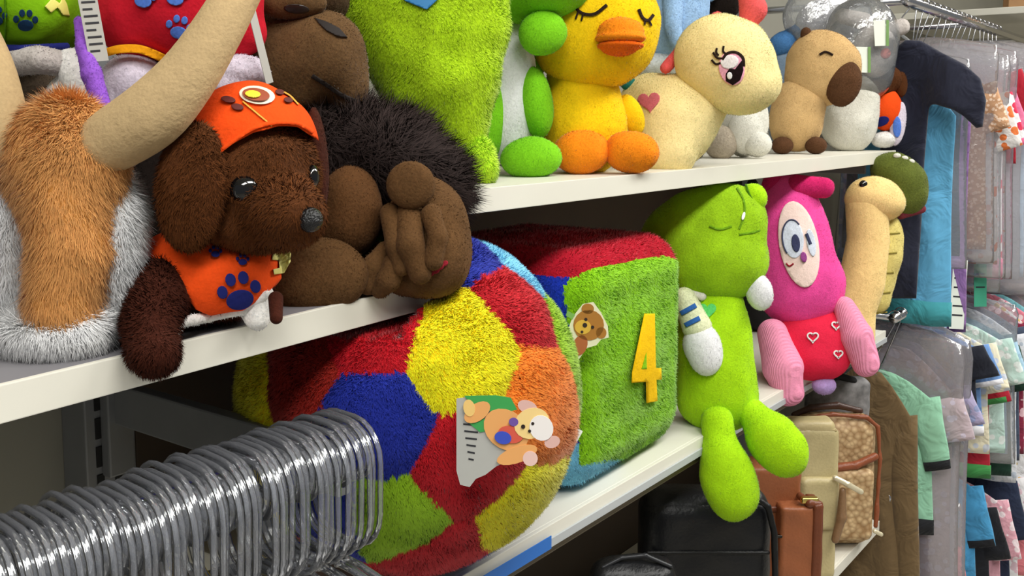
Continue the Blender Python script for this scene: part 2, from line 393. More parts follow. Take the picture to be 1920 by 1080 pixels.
# ================================================================== THE SETTING
ZL, ZR, ZM, ZB = 1.243, 1.331, .949, .525        # shelf tops
YF, YW = .6, .98                                   # shelf front edge, wall
white_lam = plain('white_laminate', (222, 219, 206), .45, noise=.04, nscale=6)
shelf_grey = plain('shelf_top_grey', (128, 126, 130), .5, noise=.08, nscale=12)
wallm = plain('wall_panel_grey', (140, 138, 126), .7, noise=.06, nscale=5)
shadepan = plain('back_panel_shade_brown', (74, 62, 50), .7, noise=.08, nscale=8)
metal = plain('grey_painted_metal', (128, 130, 132), .45, .3, noise=.06)
darkm = plain('dark_slot', (18, 18, 18), .8)
chrome = plain('chrome', (205, 205, 208), .2, 1)
floorm = plain('floor_tile', (170, 165, 155), .35, noise=.08, nscale=3)
ceilm = plain('ceiling_paint', (232, 230, 222), .8, noise=.02)
tag(box('floor', (-3, -3, -.05), (6.5, 1.1, 0), floorm), kind='structure')
tag(box('ceiling', (-3, -3, 2.8), (6.5, 1.1, 2.85), ceilm), kind='structure')
tag(box('wall_back', (-3, YW, 0), (6.5, 1.1, 2.8), wallm), kind='structure')
tag(box('wall_far', (6.4, -3, 0), (6.5, YW, 2.8), plain('far_wall_cream', (222, 214, 190), .7, noise=.05)), kind='structure')
tag(box('trim_1', (.6, YW-.012, .1), (2.17, YW, ZR-.03), shadepan), kind='structure')  # brown panel paints in the shade on the wall below the top shelf
for k, (lx, ly) in enumerate(LAMPS):
    t0 = tag(link('ceiling_light', None, loc=(lx, ly, 2.8)), 'flush rectangular ceiling light panel above the shop aisle', 'light', 'ceiling panels over the aisle')
    box('frame', (lx-.64, ly-.29, 2.765), (lx+.64, ly+.29, 2.80), white_lam, t0)
    box('diffuser', (lx-.6, ly-.25, 2.755), (lx+.6, ly+.25, 2.766), plain('diffuser', (250, 248, 240), .5, emit=3), t0)

def shelf(label, x0, x1, ztop, front, name='wall_shelf'):
    t = tag(link(name, None, loc=((x0+x1)/2, YW, ztop)), label, 'shelf')
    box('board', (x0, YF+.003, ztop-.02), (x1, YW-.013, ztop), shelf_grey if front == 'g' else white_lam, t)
    box('front_edge', (x0, YF-.002, ztop-.0235), (x1, YF+.003, ztop+.0005), white_lam, t, bevel=.0008)
    for bx_ in (x0+.03, x1-.03): box('bracket', (bx_-.004, YF+.05, ztop-.05), (bx_+.004, YW-.013, ztop-.02), metal, t)
    return t
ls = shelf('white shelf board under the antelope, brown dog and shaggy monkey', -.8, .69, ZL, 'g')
ls.rotation_euler.y = -.026; ls.location.z = ZL-.0135          # this board sags to one side
shelf('white shelf board under the yellow duck and cream pony', .705, 2.15, ZR, 'w')
m_sh = shelf('white shelf board under the patchwork ball and number block', .60, 2.13, ZM, 'w')
shelf('white shelf board under the black, brown and beige bags', .60, 2.14, ZB, 'w')
box('price_strip', (.60, YF-.005, ZM-.024), (2.13, YF-.0022, ZM-.014), plain('strip_grey', (176, 180, 182), .35), m_sh, .0004)
box('blue_sticker', (.66, YF-.0062, ZM-.0245), (.868, YF-.0051, ZM-.0095), plain('sticker_blue', (30, 105, 190), .4), m_sh, .0003, )
box('lower_rail', (.60, YF+.004, ZM-.038), (2.13, YF+.03, ZM-.0205), plain('rail_brown', (96, 84, 62), .5), m_sh)

def upright(x, label):
    t = tag(link('shelf_upright', None, loc=(x, YW, 0)), label, 'shelf post', None)
    box('post', (x-.017, YW-.045, 0), (x+.033, YW, 2.2), metal, t)
    for zz in np.arange(.95, 1.22, .03): box('slot', (x-.006, YW-.0462, zz), (x+.002, YW-.044, zz+.022), darkm, t, .0004)
    for zz in np.arange(.95, 1.22, .03): box('slot', (x+.014, YW-.0462, zz), (x+.022, YW-.044, zz+.022), darkm, t, .0004)
    return t
upright(.54, 'grey slotted steel upright behind the clear plastic hangers')
upright(2.155, 'grey slotted steel upright behind the plush turtle')
# rail with clear hangers
hr = tag(link('hanger_rail', None, loc=(.55, YW, 1.12)), 'grey metal wall bracket and rail carrying the clear hangers', 'rail')
box('arm', (.548, .59, 1.085), (.562, YW-.046, 1.128), metal, hr)
box('arm_foot', (.540, YW-.06, 1.03), (.57, YW-.045, 1.15), metal, hr)
me = tube_mesh('rail', [(-.5-.55, .585-YW, 1.145-1.12), (.558-.55, .585-YW, 1.145-1.12)], .0055, 12)
link('rail', me, chrome, hr)

plastic = clear('clear_plastic', tint=(225, 228, 238), gloss=.01, rough=.05, bumps=60, opac=.11, bstr=.15)
def rrect(w, h, r, n=5):
    o = []
    for cx, cz, a0 in ((w/2-r, -r, 0), (-w/2+r, -r, 90), (-w/2+r, -h+r, 180), (w/2-r, -h+r, 270)):
        for k in range(n+1):
            a = math.radians(a0+90*k/n); o.append((0, cx+r*math.cos(a), cz+r*math.sin(a)))
    return o
def make_hanger():
    t = tag(link('clear_hanger', None), 'clear plastic hanger with rounded loop nested on the wall rail', 'hanger', 'clear hangers nested on the wall rail')
    link('loop', tube_mesh('loop', rrect(.088, .105, .032), .0024, 6, True, (np.array([0, 1., 0]), 1.0)), plastic, t)
    link('web', tube_mesh('web', rrect(.066, .040, .018), .0022, 6, True), plastic, t, (0, 0, -.008))
    link('neck', tube_mesh('neck', [(0, 0, -.104), (0, 0, -.125)], .0026, 6), plastic, t)
    link('arm', tube_mesh('arm', spline([(0, -.16, -.175), (0, -.08, -.135), (0, 0, -.122), (0, .08, -.135), (0, .16, -.175)], 4), .0027, 6), plastic, t)
    return t
h0 = make_hanger(); k = 0
for hx in np.arange(.205, .556, .0072):
    h = h0 if k == 0 else copy_tree(h0); k += 1
    h.location = (hx, .583+random.uniform(-.004, .004), 1.158+random.uniform(-.002, .002)); h.rotation_euler = (random.uniform(-.03, .03), .02+random.uniform(-.012, .012), -.10+random.uniform(-.008, .008))

# ================================================================== TOYS ON THE NEAR SHELF
M = plush
blk = plain('black_glossy', (10, 10, 11), .08, coat=.6); wdot = plain('eye_glint', (240, 240, 240), .3)
down = (0, 0, -1)
# ---- antelope
t = Toy('plush_antelope', 'tan and white plush antelope head with two long beige horns', 'plush toy', .69, (110, 650), ZL)
och = M('ochre_plush', (190, 128, 62)); wf = M('white_plush', (244, 241, 235))
face = t.u(t.e(125, 300, 118, 120, 80, 0), t.c((130, 330, 86, -.005), (132, 470, 76, -.015), (118, 570, 66, -.02)), k=40)
t.part('neck', t.u(t.e(100, 430, 150, 190, 120, .09), t.e(105, 560, 128, 115, 110, .085), k=40), M('black_brown_plush', (34, 26, 22)), 36, fur=dict(mat=furmat('blackfur', (38, 32, 30)), n=6000, length=.014))
t.part('face', face, och, 50, fur=dict(mat=furmat('ochrefur', (196, 140, 80), .3), n=60000, length=.011, width=.0008, comb=down, lay=.72, rnd=.3, cull=lambda q: ((q-CAM)@F < .72)*1.))
for px, w_ in ((10, .002), (206, .002)):
    t.part('cheek', t.u(t.e(px, 430, 62, 120, 60, w_+.008), t.e(px+(6 if px > 100 else 2), 510, 50, 110, 55, w_+.008), k=30), wf, 36, fur=dict(mat=furmat('whitefur', (250, 248, 244), .06), n=24000, length=.011, width=.0009, comb=down, lay=.62, rnd=.3))
t.part('chin', t.u(t.e(100, 632, 96, 46, 66, -.018), t.e(50, 632, 60, 46, 60, -.01), t.e(155, 620, 52, 48, 60, -.012), k=20), wf, 36, fur=dict(mat=furmat('whitefur', (0, 0, 0)), n=24000, length=.011, width=.0009, comb=(.1, -.3, -1), lay=.55))
felt = M('beige_felt', (186, 160, 118), 500, .3, .12)
for pts in ([(205, 268, 57, -.012), (285, 215, 60, -.016), (350, 145, 52, -.012), (400, 70, 45, -.005), (440, 0, 40, .005), (478, -75, 34, .015), (505, -150, 24, .025)],
            [(5, 275, 48, -.005), (-5, 200, 46, -.005), (-25, 120, 43, 0), (-60, 40, 38, .005), (-110, -40, 32, .01), (-150, -110, 22, .02)]):
    pts = [tuple(q) for q in spline(pts, 4)]; t.part('horn', uni(*[t.c(a, b) for a, b in zip(pts, pts[1:])], k=.003), felt, 70)
for px, py in ((42, 622), (166, 627)): t.decal('mouth_stitch', stroke([(px-14, py-7), (px, py+2), (px+14, py)], 7), face, M('dark_thread', (70, 48, 30)))

# ---- brown dog with orange cap
t = Toy('plush_dog', 'dark brown plush dog in orange cap and vest with front leg over the shelf edge', 'plush toy', .74, (400, 640), ZL)
br = M('chestnut_plush', (80, 44, 18), 420, .5, .3); dbr = M('dark_chestnut_plush', (60, 24, 12), 420, .5, .3)
orange = M('orange_fabric', (236, 78, 20), 700, .25, .1, .1); navy = M('navy_print', (34, 40, 110), 500, .1, .1, .1)
head = t.u(t.e(455, 330, 142, 132, 130, .0), t.e(535, 402, 74, 66, 80, -.035), t.e(475, 430, 90, 42, 80, -.012), k=30)
t.part('head', head, br, 60, fur=dict(mat=furmat('chestnutfur', (84, 46, 18), .35), n=30000, length=.005, width=.0008, comb=(0, .3, -1), lay=.6))
t.part('ear', t.e(360, 350, 66, 122, 32, -.052, -6), br, 36, fur=dict(mat=furmat('chestnutfur', (0, 0, 0)), n=9000, length=.005, width=.0008, comb=down, lay=.6))
t.part('ear', t.e(595, 300, 20, 100, 36, .035, 4), dbr, 30)
for px, py, rx, ry in ((456, 354, 29, 25), (586, 332, 13, 23)):
    ey = t.part('eye', t.on(head, px, py, rx, ry, 16, sink=.15), blk, 24)
t.part('nose', t.on(head, 581, 412, 25, 24, 20, sink=.1), plain('nose_black', (18, 18, 19), .22, bump=.6, nscale=500), 26)
capell = t.e(468, 300, 128, 142, 128, .0)
capS = (capell.off(.0015) - capell.off(-.006)) & polycut([(340, 195), (360, 120), (600, 120), (605, 268), (590, 256), (560, 238), (520, 235), (475, 246), (435, 272), (402, 299), (388, 262), (372, 234), (352, 222)], .7)
cap = t.part('cap', capS, orange, 84)
shield = t.decal('badge', oval(482, 178, 34, 17, -8), capell.off(.002), plain('badge_white', (235, 225, 200), .6), parent=cap)
t.decal('badge_centre', oval(480, 177, 26, 12, -8), capell.off(.0035), plain('badge_maroon', (150, 70, 40), .6), parent=cap)
t.decal('badge_emblem', oval(474, 176, 15, 7, -5, 12), capell.off(.0045), plain('badge_yellow', (235, 205, 50), .6), parent=cap)
for px, py, rx, ry in ((428, 186, 14, 6), (445, 200, 12, 6), (525, 172, 9, 5), (541, 187, 9, 5)): t.decal('spot', oval(px, py, rx, ry, -10, 14), capell.off(.002), plain('spot_maroon', (90, 25, 20), .7), parent=cap)
for pts in ([(455, 190), (485, 215), (510, 236)], [(532, 172), (545, 180), (560, 196)]): t.decal('seam', stroke(pts, 3), capell.off(.002), plain('seam_yellow', (225, 160, 50), .6), parent=cap, th=.0008)
t.decal('hem', stroke([(402, 292), (435, 266), (475, 240), (520, 229), (560, 232), (588, 248)], 8), capell.off(.002), orange, parent=cap, th=.0016)
body = t.u(t.e(390, 520, 125, 85, 110, .01), t.e(330, 540, 80, 90, 80, .01), k=30)
t.part('body', body, dbr, 44, fur=dict(mat=furmat('darkchestnutfur', (58, 24, 12), .35), n=9000, length=.005, width=.0008, comb=down))
vestS = (body.off(.0045) - body.off(-.004)) & polycut([(252, 430), (300, 425), (350, 440), (430, 455), (500, 465), (560, 466), (545, 505), (505, 548), (455, 583), (395, 592), (368, 580), (345, 550), (300, 520), (252, 500)], .72)
vest = t.part('vest', vestS, orange, 80); vb = body.off(.0045)
paw(t, vb, 450, 552, 42, navy, -12, vest); paw(t, vb, 404, 473, 13, navy, 0, vest); paw(t, vb, 455, 488, 13, navy, 0, vest)
t.decal('collar_badge', [(512, 474), (546, 468), (545, 490), (533, 512), (514, 515), (512, 505), (524, 502), (523, 488), (510, 487)], vb, plain('badge_cream', (215, 205, 120), .6), parent=vest)
t.part('leg', t.u(t.c((300, 545, 58, -.03), (284, 610, 50, -.068), (284, 650, 44, -.078)), t.e(288, 668, 46, 40, 46, -.08), k=20), dbr, 44, fur=dict(mat=furmat('darkchestnutfur', (0, 0, 0)), n=12000, length=.005, width=.0008, comb=down))
t.part('leg', t.c((517, 560, 14, -.02), (518, 596, 12, -.03)), dbr, 26)
t.part('leg', t.u(t.e(478, 565, 34, 40, 28, .0), t.c((484, 560, 28, .0), (482, 598, 22, -.005)), k=15), wf, 26)
t.part('white_trim', uni(*[t.c(a, b) for a, b in (lambda q: zip(q, q[1:]))([(328, 690, 8, -.072), (323, 640, 9, -.070), (334, 606, 10, -.05), (390, 594, 10, -.015), (455, 580, 11, -.01), (500, 552, 8, -.01)])], k=.002), wf, 60)
t.part('leg', t.e(250, 600, 26, 60, 40, .02), M('black_brown_plush', (0, 0, 0)), 24)

# ---- shaggy monkey slumped over the shelf edge
t = Toy('plush_monkey', 'shaggy dark brown plush monkey slumped face down beside the patchwork ball', 'plush toy', .88, (740, 560), ZL)
mb = M('brown_velour', (92, 64, 36), 420, .4, .25); db = M('dark_brown_plush', (30, 22, 18), 300)
coat = t.u(t.e(735, 310, 125, 95, 110, .06, -30), t.e(630, 300, 95, 120, 110, .07, -10), t.e(590, 410, 80, 130, 90, .08), t.e(810, 345, 70, 60, 80, .055, -30), k=30)
t.part('coat', coat, db, 48, fur=dict(mat=furmat('shagfur', (38, 29, 27), .55), n=45000, length=.026, width=.0012, comb=(.5, -.35, -.55), lay=.6, rnd=.6))
fc = t.u(t.e(805, 440, 78, 112, 80, .0, 8), t.e(815, 490, 62, 66, 70, -.01), t.e(770, 510, 70, 45, 60, .0), k=25)
t.part('face', fc, mb, 44); monkeyS = (fc, coat)
t.part('cheek', t.u(t.e(655, 395, 62, 84, 60, .0), t.e(640, 430, 62, 50, 55, .0), k=20), M('brown_velour2', (92, 60, 32), 420, .4, .25), 36)
t.part('nose', t.u(t.e(770, 347, 46, 45, 22, -.045), t.e(775, 350, 40, 38, 36, -.03), k=10), mb, 30)
for pts in ([(732, 400, 20, -.034), (742, 460, 18, -.045), (752, 500, 18, -.045)], [(768, 400, 25, -.035), (770, 460, 25, -.05), (788, 512, 22, -.048)], [(808, 402, 20, -.04), (822, 445, 18, -.05), (812, 488, 20, -.05)],
            [(722, 470, 18, -.03), (700, 500, 21, -.035), (690, 535, 19, -.035)], [(740, 495, 22, -.04), (728, 525, 21, -.04), (712, 542, 18, -.036)]):
    t.part('finger', uni(*[t.c(a, b) for a, b in zip(pts, pts[1:])], k=.004), mb, 26)
for k_, (px, py) in enumerate([(786, 522), (798, 519), (808, 513), (818, 508), (826, 501), (834, 494), (815, 498), (826, 491)]):
    t.decal('mouth_stitch', oval(px, py, 7, 5, 30, 10), fc, M('red_thread', (150, 34, 48), 500))
t.part('arm', t.u(t.e(600, 515, 92, 70, 50, -.045), t.e(575, 545, 70, 48, 42, -.05), k=25), mb, 40)
t.part('foot', t.e(540, 470, 45, 75, 40, .02), M('brown_velour2', (0, 0, 0)), 26)

# ---- second monkey face behind
t = Toy('plush_gorilla', 'brown plush gorilla head with dark nostril slit leaning on lime green plush', 'plush toy', .94, (580, 400), ZL)
gb = M('gorilla_brown', (98, 72, 44), 420, .4, .28)
gf = t.u(t.e(560, 125, 92, 95, 80, -.01), t.e(605, 100, 80, 80, 75, -.02, 30), t.e(655, 165, 34, 62, 50, -.01), t.e(530, 80, 60, 60, 60), k=25)
t.part('muzzle', gf, gb, 44)
t.part('head', t.u(t.e(560, 0, 95, 60, 90, .02), t.e(520, 60, 60, 110, 90, .05), k=25), M('gorilla_dark', (70, 50, 30), 420), 40)
t.part('brow', t.e(545, 5, 68, 32, 35, -.04), gb, 26)
t.decal('eye', oval(556, 17, 24, 9, -5), t.e(545, 5, 68, 32, 35, -.04), plain('eye_dark', (30, 14, 8), .4))
t.decal('nostril', [(590, 33), (612, 40), (636, 52), (652, 70), (634, 68), (612, 57), (598, 44)], gf, plain('nostril_dark', (26, 16, 10), .8))
t.decal('mouth_line', stroke([(585, 142), (610, 158), (640, 178), (668, 190)], 8), gf, plain('nostril_dark', (0, 0, 0)))
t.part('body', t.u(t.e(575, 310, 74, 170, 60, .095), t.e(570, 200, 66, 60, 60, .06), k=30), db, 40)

# ---- toys at the back of the near shelf
t = Toy('plush_dog', 'white plush dog in lime green vest with blue paw prints', 'plush toy', .84, (60, 560), ZL)
grey_w = M('grey_white_plush', (196, 188, 182)); lime_f = M('lime_fabric', (122, 178, 14), 700, .2, .1, .1)
tor = boxw(W(55, 20, .84), (88*t.s, 68*t.s, .05), [R, U, F], .03)
v_ = t.part('vest', tor, lime_f, 40)
paw(t, tor, 48, 42, 24, M('teal_print', (22, 52, 84), 500, .1), 0, v_); paw(t, tor, -8, 34, 22, M('teal_print', (0, 0, 0)), 0, v_)
t.decal('badge', [(84, 12), (98, -4), (112, 6), (118, -8), (126, 8), (131, 30), (118, 28), (108, 14), (96, 24)], tor, plain('badge_pale', (235, 230, 120), .6), parent=v_)
t.decal('seam', stroke([(8, -40), (10, 30), (9, 84)], 3), tor, M('lime_dark', (80, 130, 10)), parent=v_)
t.part('vest_trim', t.c((-60, 92, 10, -.02), (40, 92, 8, -.03), (125, 86, 6, -.02)), navy, 40)
t.part('leg', t.u(t.c((15, 118, 26, -.02), (75, 112, 26, -.03), (110, 118, 24, -.02)), k=5), grey_w, 36)
t.part('leg', t.u(t.c((135, 120, 30, -.015), (165, 175, 32, -.02), (175, 215, 28, -.01)), t.e(120, 170, 40, 26, 30, -.005, 40), k=15), wf, 36)
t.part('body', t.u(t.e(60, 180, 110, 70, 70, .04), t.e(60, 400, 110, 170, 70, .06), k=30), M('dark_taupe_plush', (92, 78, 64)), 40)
t = Toy('plush_dog', 'white plush dog in red vest with golden hem and blue paw prints', 'plush toy', .86, (330, 520), ZL)
redf = M('red_fabric', (200, 26, 44), 700, .2, .1, .1)
tor = t.u(t.e(335, 0, 160, 118, 90, .0), t.e(420, 60, 80, 50, 60, .01), t.e(250, 50, 60, 60, 60, .0), k=30)
v_ = t.part('vest', tor, redf, 48)
t.decal('hem', stroke([(200, 98), (225, 92), (260, 92), (290, 102), (318, 116)], 16), t.u(tor, t.e(250, 110, 70, 45, 50, -.005), k=10).off(.002), M('gold_fabric', (240, 160, 20), 700, .2, .1), parent=v_, th=.003)
for px, py in ((335, 55), (268, -4), (328, -8)): paw(t, tor, px, py, 26, M('blue_print', (88, 130, 220), 500, .1), 10, v_)
t.part('leg', t.u(t.e(250, 150, 58, 50, 45, -.005), t.e(225, 190, 40, 50, 45, 0), k=20), M('lilac_white_plush', (226, 216, 230)), 36)
t.part('leg', t.u(t.e(452, 135, 55, 32, 45, -.005), t.e(430, 160, 52, 26, 40, -.005), k=12), M('lilac_white_plush', (0, 0, 0)), 36)
t.part('body', t.u(t.e(350, 150, 120, 90, 60, .035), t.e(350, 340, 120, 170, 60, .05), k=30), M('black_brown_plush', (0, 0, 0)), 40)  # coloured near black to paint the shadow between antelope and brown dog
t.part('sash', uni(*[t.c(a, b) for a, b in (lambda q: zip(q, q[1:]))([(148, 40, 10, -.06), (158, 90, 14, -.065), (172, 140, 18, -.07), (192, 200, 16, -.07)])], k=.003), M('purple_plush', (150, 92, 205)), 40)
# hang tags
def card(name, label, px, py, d, wpx, hpx, rot, yawd, mat, lines=0, parent=None, cat='tag'):
    s = d/FPX; a = math.radians(rot); y = math.radians(yawd); r2 = R*math.cos(y)+F*math.sin(y); n2 = np.cross(r2, U)
    ax = np.array([r2*math.cos(a)+U*math.sin(a), -r2*math.sin(a)+U*math.cos(a), n2]); c = W(px, py, d)
    t = tag(link(name, None, loc=c), label, cat)
    def quad(nm, x0, x1, y0, y1, z, th, m):
        bm = bmesh.new(); bmesh.ops.create_cube(bm, size=1)
        for v in bm.verts: v.co = ((x0+x1)/2*s+v.co[0]*(x1-x0)*s)*ax[0]+((y0+y1)/2*s+v.co[1]*(y1-y0)*s)*ax[1]+(z+v.co[2]*th)*ax[2]
        link(nm, bm_mesh(nm, bm), m, t)
    quad('card', -wpx/2, wpx/2, -hpx/2, hpx/2, 0, .0006, mat)
    for k in range(lines):
        yy = hpx/2-(k+1)*hpx/(lines+1.5); quad('printed_line', -wpx*.36, wpx*(.36 if k % 3 else .15), yy-hpx*.012, yy+hpx*.012, .0006 if n2@F < 0 else -.0006, .0003, plain('print_ink', (34, 34, 40), .7))
    return t
cardw = plain('tag_card', (176, 174, 166), .5)
card('hang_tag', 'pale printed card tag hanging between green and red vests', 172, 40, .79, 34, 150, 10, 30, cardw, 10)
card('hang_tag', 'thin white card tag seen edge-on beside the gorilla muzzle', 488, 85, .83, 20, 145, 20, 60, cardw)

# ================================================================== TOYS ON THE FAR TOP SHELF
lime = M('lime_plush', (164, 202, 24), 300, .6, .25); lime2 = M('leaf_green_plush', (122, 196, 28), 500, .35, .15); belly = M('belly_white', (226, 226, 228), 600, .2, .08)
t = Toy('plush_dinosaur', 'large lime green towelling plush with a small foot tapering down to the shelf', 'plush toy', 1.06, (893, 345), ZR)
bd = t.u(t.e(790, -70, 178, 130, 90, .0), t.e(800, 50, 158, 110, 85, .0), t.e(818, 140, 112, 105, 75, .0), t.c((840, 180, 82, 0), (878, 270, 34, -.005)), k=50)
t.part('body', bd, lime, 64, fur=dict(mat=furmat('limefur', (172, 206, 28), .2), n=60000, length=.0045, width=.001, comb=(.2, -.1, -1), lay=.55))
t.part('foot', t.u(t.e(893, 300, 36, 44, 30, -.012), t.e(905, 320, 26, 26, 30, -.012), k=12), M('lime_bright', (158, 214, 30)), 34, fur=dict(mat=furmat('limefur2', (172, 216, 34), .2), n=8000, length=.005, width=.001, comb=down))
t.decal('tag', [(740, -20), (760, 2), (800, 18), (822, -2), (815, -20)], bd, plain('tag_blue', (48, 130, 190), .5), th=.003)

t = Toy('plush_frog', 'seated green plush frog with white belly beside the yellow duck', 'plush toy', 1.17, (980, 333), ZR)
t.part('belly', t.u(t.e(958, 170, 48, 140, 50, .04), t.e(945, 230, 45, 80, 50, .04), k=20), belly, 44)
t.part('back', t.e(950, 160, 70, 150, 50, .085), lime2, 40)
t.part('leg', t.e(905, 225, 44, 92, 45, .02, -4), lime2, 36); t.part('leg', t.e(1004, 192, 33, 68, 42, .03, 8), lime2, 36)
t.part('foot', t.u(t.e(1000, 295, 54, 38, 50, -.005), t.e(985, 300, 45, 34, 45, -.005), k=15), lime2, 36)
t.part('head', t.u(t.e(985, -70, 125, 115, 100, .02), t.e(1030, -30, 80, 60, 80, .0), k=20), lime2, 40)
t.part('arm', t.e(1018, 62, 46, 42, 30, -.012, 20), lime2, 32)

t = Toy('plush_duck', 'yellow plush duck with closed eyes, orange beak and orange feet', 'plush toy', 1.24, (1110, 326), ZR)
yel = M('yellow_plush', (246, 200, 16), 600, .3, .12); ora = M('orange_plush', (246, 138, 22), 500, .4, .15); ink = M('black_thread', (40, 26, 20), 500, .3)
hd = t.u(t.e(1116, 45, 121, 112, 108), t.e(1110, 80, 108, 86, 95), k=30)
t.part('head', hd, yel, 50)
t.part('body', t.u(t.e(1098, 235, 72, 85, 68, .02), t.c((1090, 150, 66, .02), (1095, 250, 76, .02)), k=25), yel, 44)
t.part('wing', t.e(1184, 215, 22, 40, 18, .02, 22), yel, 30); t.part('wing', t.e(1030, 210, 18, 48, 25, .05, -8), yel, 28)
for px, py, rx, ry in ((1088, 286, 52, 41), (1187, 286, 49, 40)): t.part('foot', t.u(t.e(px, py, rx, ry, 42, -.03), t.e(px+(20 if px < 1100 else -20), py-5, 30, 30, 36, -.03), k=14), ora, 36)
d_b = float(t.depth(hd, 1163, 75)[0])-t.d
t.part('beak', t.u(t.e(1163, 60, 44, 27, 34, d_b-.002), t.e(1163, 72, 48, 12, 38, d_b-.006), k=8), ora, 36)
t.part('beak', t.u(t.e(1163, 86, 44, 10, 34, d_b-.004), t.e(1160, 92, 32, 13, 28, d_b), k=6), M('deep_orange_plush', (236, 104, 16), 500, .4, .15), 34)
for pts in ([(1076, 12), (1092, 25), (1115, 26), (1138, 9)], [(1198, 17), (1205, 33), (1216, 38), (1226, 27)]): t.decal('closed_eye', stroke(pts, 6), hd, ink)
for a, b in (((1084, 22), (1079, 36)), ((1093, 26), (1090, 39)), ((1079, 14), (1071, 21)), ((1217, 38), (1222, 48)), ((1210, 36), (1209, 46))): t.decal('eyelash', stroke([a, b], 3.5), hd, ink)

t = Toy('plush_elephant', 'pale blue plush with white lower body behind the duck and pony', 'plush toy', 1.50, (1255, 280), ZR)
t.part('body', t.u(t.e(1262, 0, 68, 112, 60), t.e(1258, 60, 62, 66, 55), k=20), M('sky_plush', (150, 186, 224)), 36)
for px in (1200, 1325): t.part('ear', t.e(px, -40, 34, 44, 12, .03), M('sky_plush', (0, 0, 0)), 26)
t.part('trunk', t.c((1262, 0, 20, -.045), (1262, 50, 16, -.06), (1270, 80, 13, -.065)), M('sky_plush', (0, 0, 0)), 24)
t.part('base', t.u(t.e(1245, 125, 62, 30, 45, .0), t.e(1255, 210, 55, 90, 40, .02), k=25), M('cool_white_plush', (214, 222, 226)), 34)
t = Toy('plush_bear', 'dark brown plush back in the shadow behind the pony ears', 'plush toy', 1.58, (1355, 250), ZR)
t.part('head', t.u(t.e(1350, -5, 45, 45, 38), t.e(1325, -25, 20, 20, 15), k=8), db, 28); t.part('body', t.e(1306, 150, 36, 150, 38), db, 28)

t = Toy('plush_pony', 'cream plush pony with coral mane and pink heart on its flank', 'plush toy', 1.36, (1260, 320), ZR)
cream = M('cream_plush', (243, 222, 158), 600, .3, .1); coral = M('coral_plush', (236, 96, 96), 500, .4, .15)
hd = t.u(t.e(1362, 120, 92, 86, 75), t.e(1400, 160, 62, 52, 52, -.012), t.e(1345, 100, 72, 66, 70), k=30)
t.part('head', hd, cream, 48)
bdy = t.u(t.e(1262, 225, 82, 84, 70, .02), t.e(1215, 195, 55, 55, 55, .045), t.c((1310, 190, 55, .03), (1345, 150, 50, .03)), t.c((1262, 235, 62, 0), (1255, 285, 52, -.012)), k=30)
t.part('body', bdy, cream, 48)
t.part('ear', t.e(1322, 58, 22, 27, 16, -.012, -15), cream, 26)
for pts in ([(1345, 34, 12, .03), (1300, 62, 13, .02), (1280, 92, 12, .015), (1248, 128, 11, .01)], [(1400, 48, 17, .0), (1412, 18, 24, .0), (1405, -20, 22, .0)]):
    t.part('mane', uni(*[t.c(a, b) for a, b in zip(pts, pts[1:])], k=.006), coral, 34)
ew = t.decal('eye', oval(1372, 128, 24, 32, 12), hd, M('pink_embroidery', (240, 170, 190), 600, .2), th=.001)
t.decal('eye_white', oval(1368, 116, 17, 13, 10), hd, M('white_embroidery', (238, 232, 232), 600, .2), th=.0018, parent=ew)
t.decal('pupil', [(1392, 112), (1394, 132), (1388, 150), (1374, 160), (1361, 152), (1361, 138), (1368, 128), (1378, 130), (1384, 122)], hd, M('black_embroidery', (24, 10, 12), 600, .2), th=.0024, parent=ew)
t.decal('glint', oval(1368, 142, 5, 7, 0, 12), hd, wdot, th=.003, parent=ew)
t.decal('eyelid_line', stroke([(1354, 112), (1364, 100), (1380, 98), (1393, 108), (1395, 124)], 5), hd, ink, th=.002, parent=ew)
for a, m, b in (((1356, 110), (1344, 108), (1337, 98)), ((1352, 118), (1342, 120), (1334, 112)), ((1362, 102), (1356, 96), (1357, 86)), ((1347, 104), (1343, 98), (1344, 90))): t.decal('eyelash', stroke([a, m, b], 4), hd, ink)
t.decal('heart_patch', heart(1217, 190, 21, -6), bdy, M('rose_embroidery', (214, 110, 120), 600, .2))
t.part('tail', t.e(1180, 158, 16, 11, 10, .03, 10), M('teal_plush', (40, 120, 110)), 22)

t = Toy('plush_rabbit', 'small white plush with rounded feet between pony and capybara', 'plush toy', 1.68, (1385, 300), ZR)
wh = M('soft_white_plush', (220, 218, 206), 500, .4, .12)
t.part('body', t.e(1395, 225, 46, 70, 38, .04), wh, 30); t.part('head', t.u(t.e(1398, 140, 42, 40, 36, .04), t.e(1402, 155, 26, 20, 26, .015), k=10), wh, 28)
for px in (1380, 1412): t.part('ear', t.e(px, 80, 11, 38, 9, .05), wh, 22)
t.part('paw', t.e(1398, 248, 34, 42, 26, .0), wh, 28); t.part('paw', t.e(1420, 270, 27, 24, 24, -.01), wh, 26)
t.part('foot', t.e(1352, 268, 32, 32, 26, .0), M('taupe_plush', (170, 158, 140)), 26)

